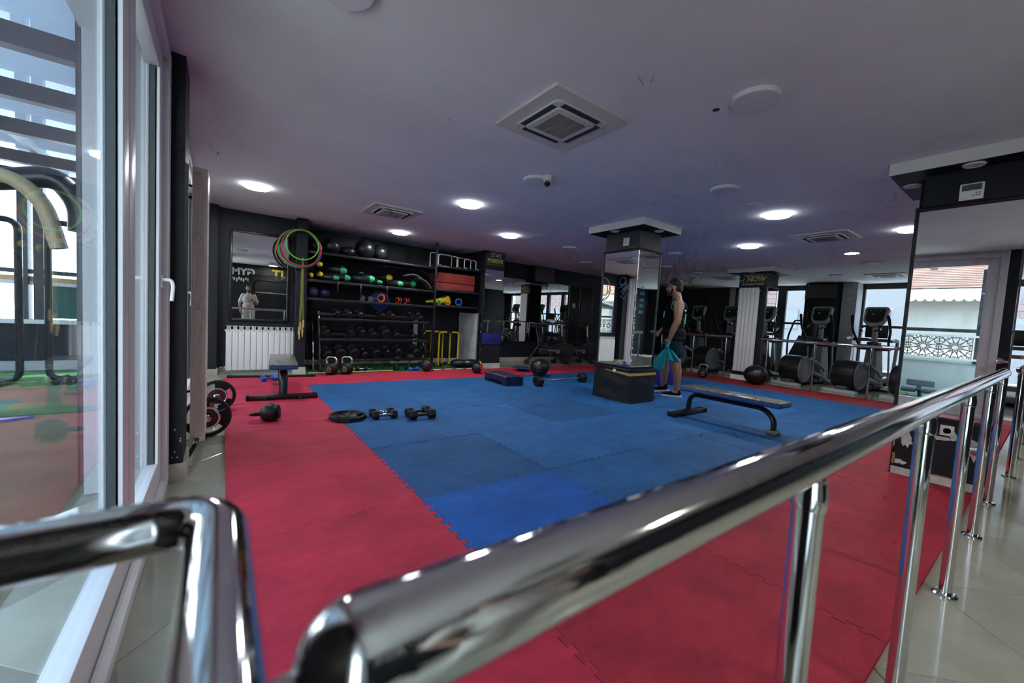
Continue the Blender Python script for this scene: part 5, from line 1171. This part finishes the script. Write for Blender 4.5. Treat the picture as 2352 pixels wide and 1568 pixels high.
# ================================================================ PEOPLE
def capsules(parts, voxel, smooth=6, name='body', m=M_SKIN, parent=None, balls=()):
    """one continuous skin grown from tapered capsules (p0, r0, p1, r1) and ellipsoids (centre, (rx, ry, rz))"""
    b = MB()
    for (p0, r0, p1, r1) in parts:
        p0 = Vector(p0); p1 = Vector(p1); L = (p1-p0).length; M = AX((p1-p0).normalized(), p0); n = 14; prof = []
        for k in range(6): a = -PI/2+PI/2*k/6; prof.append((max(r0*math.cos(a), 1e-4), r0*math.sin(a)))
        prof += [(r0, 0), (r1, L)]
        for k in range(1, 7): a = PI/2*k/6; prof.append((max(r1*math.cos(a), 1e-4), L+r1*math.sin(a)))
        b.lathe(prof, n, M)
    for (c, r) in balls: b.ball(c, 1.0, r, 18, 12)
    o = b.build(name, m, None, smooth=0)
    md = o.modifiers.new('r', 'REMESH'); md.mode = 'VOXEL'; md.voxel_size = voxel; md.use_smooth_shade = True
    if smooth: s = o.modifiers.new('s', 'SMOOTH'); s.iterations = smooth; s.factor = .5
    dg = bpy.context.evaluated_depsgraph_get(); me = bpy.data.meshes.new_from_object(o.evaluated_get(dg))
    old = o.data; bpy.data.objects.remove(o); bpy.data.meshes.remove(old)
    me.name = name; me.materials.clear(); me.materials.append(m); me.polygons.foreach_set('use_smooth', [True]*len(me.polygons))
    o = bpy.data.objects.new(name, me); COL.objects.link(o); o.parent = parent; return o
def fingers(wrist, knuckle, palm_n, curl, side, scale=1.0):
    """hand: palm plus five fingers curled about palm_n; returns capsule list"""
    w = Vector(wrist); k = Vector(knuckle); d = (k-w).normalized(); n = Vector(palm_n).normalized(); l = d.cross(n)*side; out = []
    for j in range(4): out.append((w+l*(.012*(j-1.5)), .016, k+l*(.0205*(j-1.5)), .0125))
    for j, ln in enumerate((.070, .080, .075, .058)):
        p = k+l*(.0205*(j-1.5)); a = 0.0; dirv = d.copy(); r = .0095
        for seg in range(3):
            a += curl; dv = d*math.cos(a)+n*math.sin(a); q = p+dv*(ln*(.45, .32, .23)[seg]); out.append((p, r, q, r*.9)); p = q; r *= .92
    tb = w+d*.03-l*.035; t1 = tb+(d*.6-l*.5+n*.6).normalized()*.04; t2 = t1+(d*.7+l*.2+n*.7).normalized()*.03
    out += [(w+d*.01-l*.02, .016, tb, .013), (tb, .0125, t1, .011), (t1, .011, t2, .009)]
    return out
def head_parts(c, f=1.0):
    """face looks along +x; c = head centre"""
    x, y, z = c; V = lambda a, b, q: (x+a*f, y+b*f, z+q*f)
    balls = [(V(-.012, 0, .03), (.098, .077, .095)), (V(.022, 0, -.045), (.072, .060, .075)), (V(.050, 0, -.095), (.038, .034, .028)), (V(.070, 0, .022), (.030, .052, .022)),
             (V(.010, .078, -.015), (.018, .010, .032)), (V(.010, -.078, -.015), (.018, .010, .032)), (V(.088, 0, -.058), (.016, .024, .008)), (V(.086, 0, -.070), (.016, .022, .008))]
    caps = [(V(.090, 0, .012), .010, V(.108, 0, -.022), .014), (V(.104, 0, -.026), .012, V(.086, 0, -.036), .014), (V(.068, .034, -.022), .022, V(.050, .042, -.05), .020), (V(.068, -.034, -.022), .022, V(.050, -.042, -.05), .020)]
    balls = [(c_, tuple(q*f for q in r_)) for c_, r_ in balls]; caps = [(a, p*f, b, q*f) for a, p, b, q in caps]
    return caps, balls
def face_bits(parent, c, f=1.0, beard=True):
    x, y, z = 0, 0, 0; n0 = set(parent.children)
    h = capsules([], .007, 3, 'hair', M_HAIR, parent, [((x-.020, y, z+.045), (.101, .081, .090)), ((x-.055, y, z-.01), (.062, .074, .075)), ((x-.01, y, z+.085), (.085, .066, .055))])
    if beard: capsules([((x+.022, y+.066, z-.03), .016, (x+.045, y+.048, z-.082), .018), ((x+.022, y-.066, z-.03), .016, (x+.045, y-.048, z-.082), .018), ((x+.045, y+.04, z-.09), .020, (x+.076, y, z-.104), .024), ((x+.045, y-.04, z-.09), .020, (x+.076, y, z-.104), .024), ((x+.092, y+.022, z-.048), .006, (x+.092, y-.022, z-.048), .006), ((x+.088, y+.024, z-.052), .007, (x+.078, y+.03, z-.09), .010), ((x+.088, y-.024, z-.052), .007, (x+.078, y-.03, z-.09), .010)], .006, 3, 'beard', M_HAIR, parent)
    for s in (-1, 1):
        MB().ball((x+.080, y+s*.031, z+.0), .0115, (1, 1, .85), 12, 8).build('eye', mat('eye_white', (.35, .32, .30), .4), parent)
        MB().ball((x+.0895, y+s*.032, z+.0), .0045, (1, 1, 1), 10, 6).build('iris', M_HAIR, parent)
        MB().tube([(x+.094, y+s*.012, z+.021), (x+.093, y+s*.033, z+.026), (x+.080, y+s*.052, z+.020)], .005, 6).build('eyebrow', M_HAIR, parent)
    for o in parent.children:
        if o not in n0: o.data.transform(Matrix.Translation(c) @ Matrix.Scale(f, 4))

man = thing('person', 'man in black sleeveless jersey and dark shorts walking with a teal towel', 'person', (5.88, 3.66, 0), math.radians(121.9))
HC = (.032, 0, 1.735)
caps, balls = head_parts(HC, 1.1)
sh_l, sh_r = (-.045, .195, 1.462), (-.02, -.195, 1.462)
el_l, wr_l = (-.045, .262, 1.19), (.040, .245, .93)
kn_l = (.062, .238, .855)
el_r, wr_r = (.06, -.25, 1.19), (.20, -.21, 1.02)
caps += [((-.035, 0, 1.50), .074, (.002, 0, 1.66), .066), ((-.03, 0, 1.42), .11, (.0, 0, 1.0), .125)]
for s in (-1, 1): caps += [((-.025, s*.04, 1.575), .050, (-.04, s*.14, 1.515), .058)]
caps += [(sh_l, .080, (-.05, .238, 1.32), .066), ((-.05, .238, 1.32), .066, el_l, .053), (el_l, .053, (.0, .258, 1.08), .050), ((.0, .258, 1.08), .050, wr_l, .031),
         (sh_r, .080, (.02, -.235, 1.32), .066), ((.02, -.235, 1.32), .066, el_r, .053), (el_r, .053, wr_r, .031),
         ((-.02, .08, .88), .105, (-.075, .105, .58), .076), ((-.075, .105, .56), .070, (-.105, .105, .40), .069), ((-.105, .105, .40), .069, (-.125, .105, .12), .042),
         ((.0, -.08, .88), .105, (.10, -.10, .58), .076), ((.10, -.10, .56), .070, (.085, -.10, .40), .069), ((.085, -.10, .40), .069, (.085, -.10, .14), .042),
         ((-.125, .105, .08), .040, (.0, .10, .035), .026), ((.085, -.10, .10), .040, (.21, -.10, .04), .026)]
caps += fingers(wr_l, kn_l, (.55, -.8, .1), .62, 1) + fingers(wr_r, (.245, -.19, .96), (.4, .8, .0), .7, -1)
balls += [((-.01, 0, .97), (.14, .16, .11)), ((-.01, 0, 1.37), (.125, .175, .13))]
capsules(caps, .0065, 5, 'body', M_SKIN, man, balls)
face_bits(man, HC, 1.1)
capsules([((.055, .085, 1.45), .052, (-.01, .098, 1.548), .030), ((-.01, .098, 1.548), .030, (-.045, .10, 1.555), .030), ((-.045, .10, 1.555), .030, (-.105, .085, 1.44), .056), ((.055, -.085, 1.45), .052, (-.01, -.098, 1.548), .030), ((-.01, -.098, 1.548), .030, (-.045, -.10, 1.555), .030), ((-.045, -.10, 1.555), .030, (-.105, -.085, 1.44), .056)], .008, 5, 'tank_top', M_SHIRT, man,
         [((.0, 0, 1.355), (.172, .178, .150)), ((-.055, 0, 1.42), (.128, .160, .115)), ((.035, 0, 1.39), (.120, .150, .105)), ((.005, 0, 1.15), (.178, .188, .20)), ((-.015, 0, 1.0), (.182, .208, .15)), ((-.02, 0, .92), (.182, .226, .085))])
for s in (-1, 1):
    MB().tube(bez([(-.03, s*.128, 1.562), (.045, s*.150, 1.50), (.058, s*.172, 1.40), (.0, s*.186, 1.345), (-.085, s*.184, 1.345), (-.135, s*.160, 1.41), (-.11, s*.135, 1.51), (-.03, s*.128, 1.562)], .05, 4), .008, 6).build('armhole_trim', M_TRIM, man)
MB().tube([(-.012+.068*math.cos(a*PI/8), .072*math.sin(a*PI/8), 1.562-.035*math.cos(a*PI/8)) for a in range(16)], .008, 6, closed=True).build('neck_trim', M_TRIM, man)
MB().prism([(-.02, -.07), (.02, -.07), (.022, .07), (-.018, .07)], 0, .003, PL((-.138, .086, 1.43), (-.55, -.84, 0), (.25, 0, 1))).build('jersey_print', M_RADI, man)
MB().prism([(-.025, -.10), (.02, -.10), (.025, .10), (-.02, .10)], 0, .003, PL((-.158, .066, 1.22), (-.38, -.92, 0), (-.05, 0, 1))).build('jersey_print', M_TRIM, man)
MB().prism([(-.03, -.05), (.02, -.05), (.03, .05), (-.01, .05)], 0, .003, PL((.158, .06, 1.30), (-.35, 1, 0), (0, 0, 1))).build('chest_print', mat('pale_blue_print', (.35, .6, .75), .6), man)
capsules([((-.02, .085, .89), .128, (-.06, .106, .70), .118), ((.0, -.085, .89), .128, (.065, -.105, .70), .120)], .008, 5, 'shorts', M_SHORTS, man, [((-.015, 0, .90), (.172, .185, .12))])
def shoe(fx, fy, fz, pitch):
    M = Matrix.Translation((fx, fy, fz)) @ Matrix.Rotation(pitch, 4, 'Y')
    P = lambda a: tuple(M @ Vector(a))
    u = capsules([(P((.0, 0, .055)), .044, P((.10, 0, .045)), .040), (P((.10, 0, .045)), .040, P((.20, 0, .032)), .032), (P((-.01, 0, .06)), .043, P((.0, 0, .10)), .040)], .006, 4, 'shoe', M_SHIRT, man, [(P((.19, 0, .03)), (.05, .042, .03))])
    out = [(-.055, -.035), (.0, -.042), (.10, -.040), (.17, -.047), (.225, -.038), (.252, 0), (.225, .038), (.17, .045), (.10, .034), (.0, .038), (-.055, .033), (-.07, 0)]
    MB().prism(rpoly(out, .02, 2), -.001, .026, M).build('sole', M_SOLE, u)
    MB().tube([P((.10, -.012, .088)), P((.13, .012, .08)), P((.10, .014, .09)), P((.14, -.012, .075))], .003, 5).build('laces', M_SOLE, u)
shoe(-.135, .10, .0, 0.0); shoe(.055, -.10, .045, .16)
# towel hanging from the left hand
tw = thing('towel', 'teal towel hanging from the walking man\'s hand', 'towel', (5.88, 3.66, 0), math.radians(121.9))
vs = []; fs = []; NR = 12; hem = [(.30, .50), (.27, .47), (.22, .44), (.16, .40), (.115, .385), (.10, .47), (.075, .56), (.04, .60), (.0, .585), (-.05, .565), (-.10, .565), (-.135, .575), (-.13, .61), (-.08, .66)]
for j, (hx, hz) in enumerate(hem):
    for i in range(NR+1):
        s = i/NR; g = s**.85
        x = .066+(hx-.066)*g+.006*math.sin(j*2.1+s*6)*s; z = .80+(hz-.80)*s; y = .275+(.030*math.sin(j*1.9)+.012*math.sin(j*3.7+s*5))*min(1, s*1.6)+.012*s
        vs.append((x, y, z))
for j in range(len(hem)-1):
    for i in range(NR): a = j*(NR+1)+i; fs.append((a, a+1, a+NR+2, a+NR+1))
o = MB().add(vs, fs).build('cloth', M_TOWEL, tw, smooth=60); md = o.modifiers.new('thick', 'SOLIDIFY'); md.thickness = .006; sb_ = o.modifiers.new('sub', 'SUBSURF'); sb_.levels = 1; sb_.render_levels = 1
capsules([((.05, .262, .865), .020, (.066, .275, .80), .026)], .005, 3, 'gathered_top', M_TOWEL, tw, [((.07, .27, .79), (.035, .028, .03))])

# man reflected in the framed mirror, standing outside the frame behind the railing
ph = thing('person', 'bearded man in cream polo and trousers, seen in the framed mirror', 'person', (.71, -.75, FL), math.radians(92))
HC = (.03, 0, 1.60); caps, balls = head_parts(HC)
caps += [((-.02, 0, 1.38), .055, (.0, 0, 1.52), .052), ((-.03, 0, 1.33), .10, (0, 0, 1.0), .12), ((-.03, .17, 1.35), .055, (-.05, .24, 1.09), .042), ((-.05, .24, 1.09), .040, (.03, .22, .86), .026), ((-.03, -.17, 1.35), .055, (-.02, -.24, 1.09), .042), ((-.02, -.24, 1.09), .040, (.17, -.15, 1.18), .028),
         ((0, .08, .88), .10, (.0, .09, .48), .062), ((0, .09, .48), .060, (-.02, .09, .09), .038), ((0, -.08, .88), .10, (.0, -.09, .48), .062), ((0, -.09, .48), .060, (-.02, -.09, .09), .038), ((-.02, .09, .05), .035, (.13, .09, .035), .028), ((-.02, -.09, .05), .035, (.13, -.09, .035), .028)]
caps += fingers((.03, .22, .86), (.045, .215, .785), (.3, -.9, 0), .35, 1) + fingers((.17, -.15, 1.18), (.235, -.12, 1.21), (.2, .9, .2), .6, -1)
balls += [((0, 0, .90), (.14, .16, .11)), ((-.01, 0, 1.22), (.115, .17, .17))]
capsules(caps, .009, 4, 'body', M_SKIN, ph, balls); face_bits(ph, HC)
capsules([((-.03, .15, 1.36), .068, (-.045, .225, 1.16), .062), ((-.03, -.15, 1.36), .068, (-.02, -.225, 1.16), .062), ((-.02, 0, 1.40), .066, (-.02, 0, 1.43), .062)], .010, 5, 'polo_shirt', M_CREAM, ph, [((-.01, 0, 1.24), (.135, .185, .19)), ((0, 0, 1.02), (.145, .172, .14)), ((0, 0, .90), (.148, .172, .08))])
capsules([((0, .08, .88), .115, (.0, .092, .48), .085), ((0, .092, .48), .085, (-.01, .092, .10), .070), ((0, -.08, .88), .115, (.0, -.092, .48), .085), ((0, -.092, .48), .085, (-.01, -.092, .10), .070)], .010, 5, 'trousers', M_CREAM, ph, [((0, 0, .88), (.142, .165, .09))])

# ================================================================ BEHIND THE CAMERA (seen in mirrors, plus one added lamp)
gw = thing('wall_lettering', 'white and yellow block lettering on the dark wall behind the camera', 'wall art', (0, YF+.004, 0))
for (s, x, z, sz, m) in (('GYM', .62, 2.22, .34, M_PRINTW), ('IT', 1.72, 2.22, .46, M_PRINTY)):
    text('lettering', s, sz, m, gw, PL((x, .002, z), (-1, 0, 0), (0, 0, 1)), .003, bold=.014)
rr = random.Random(11)
for k in range(9):
    x = .28+.07*k; h = rr.uniform(.07, .14); MB().rbox((x-.024, 0, 1.98-h/2-.03*(k % 3)), (x+.024, .004, 1.98+h/2-.03*(k % 3)), .003, 1).build('block_stroke', M_PRINTW, gw)
cg = thing('cable_machine', 'black cable machine frame behind the camera, seen in mirrors', 'gym machine', (0, 0, 0))
for x in (.82, 2.3): MB().box((x-.06, -2.15, FL), (x+.05, -2.03, 2.1)).build('upright', M_BLACKM, cg)
MB().tube(bez([(.95, -2.09, 1.0), (.95, -2.09, 1.95), (2.2, -2.09, 1.95), (2.2, -2.09, 1.6)], .2, 6), .04, 10).build('arched_beam', M_BLACKM, cg)
MB().box((.77, -2.14, 2.06), (2.36, -2.04, 2.14)).build('top_beam', M_BLACKM, cg); MB().cyl((.9, -2.09, 1.5), (2.25, -2.09, 1.5), .02, n=12).build('cross_bar', M_CHROME, cg)
MB().box((.77, -2.45, FL), (.87, -1.7, .05)).build('foot', M_BLACKM, cg); MB().box((2.25, -2.45, FL), (2.35, -1.7, .05)).build('foot', M_BLACKM, cg)
for (lab, x, y) in (('lit ceiling light behind the camera, seen in the framed mirror', 1.5, -1.9), ('added warm ceiling light behind the foreground railing, out of view near the camera', 2.9, -1.2)): round_lamp(lab, x/.966, y/.966, True, warm=True)  # the second lamp is added out of view to brighten the near end
cassette('square ceiling air conditioner behind the camera', 1.6, -1.1)
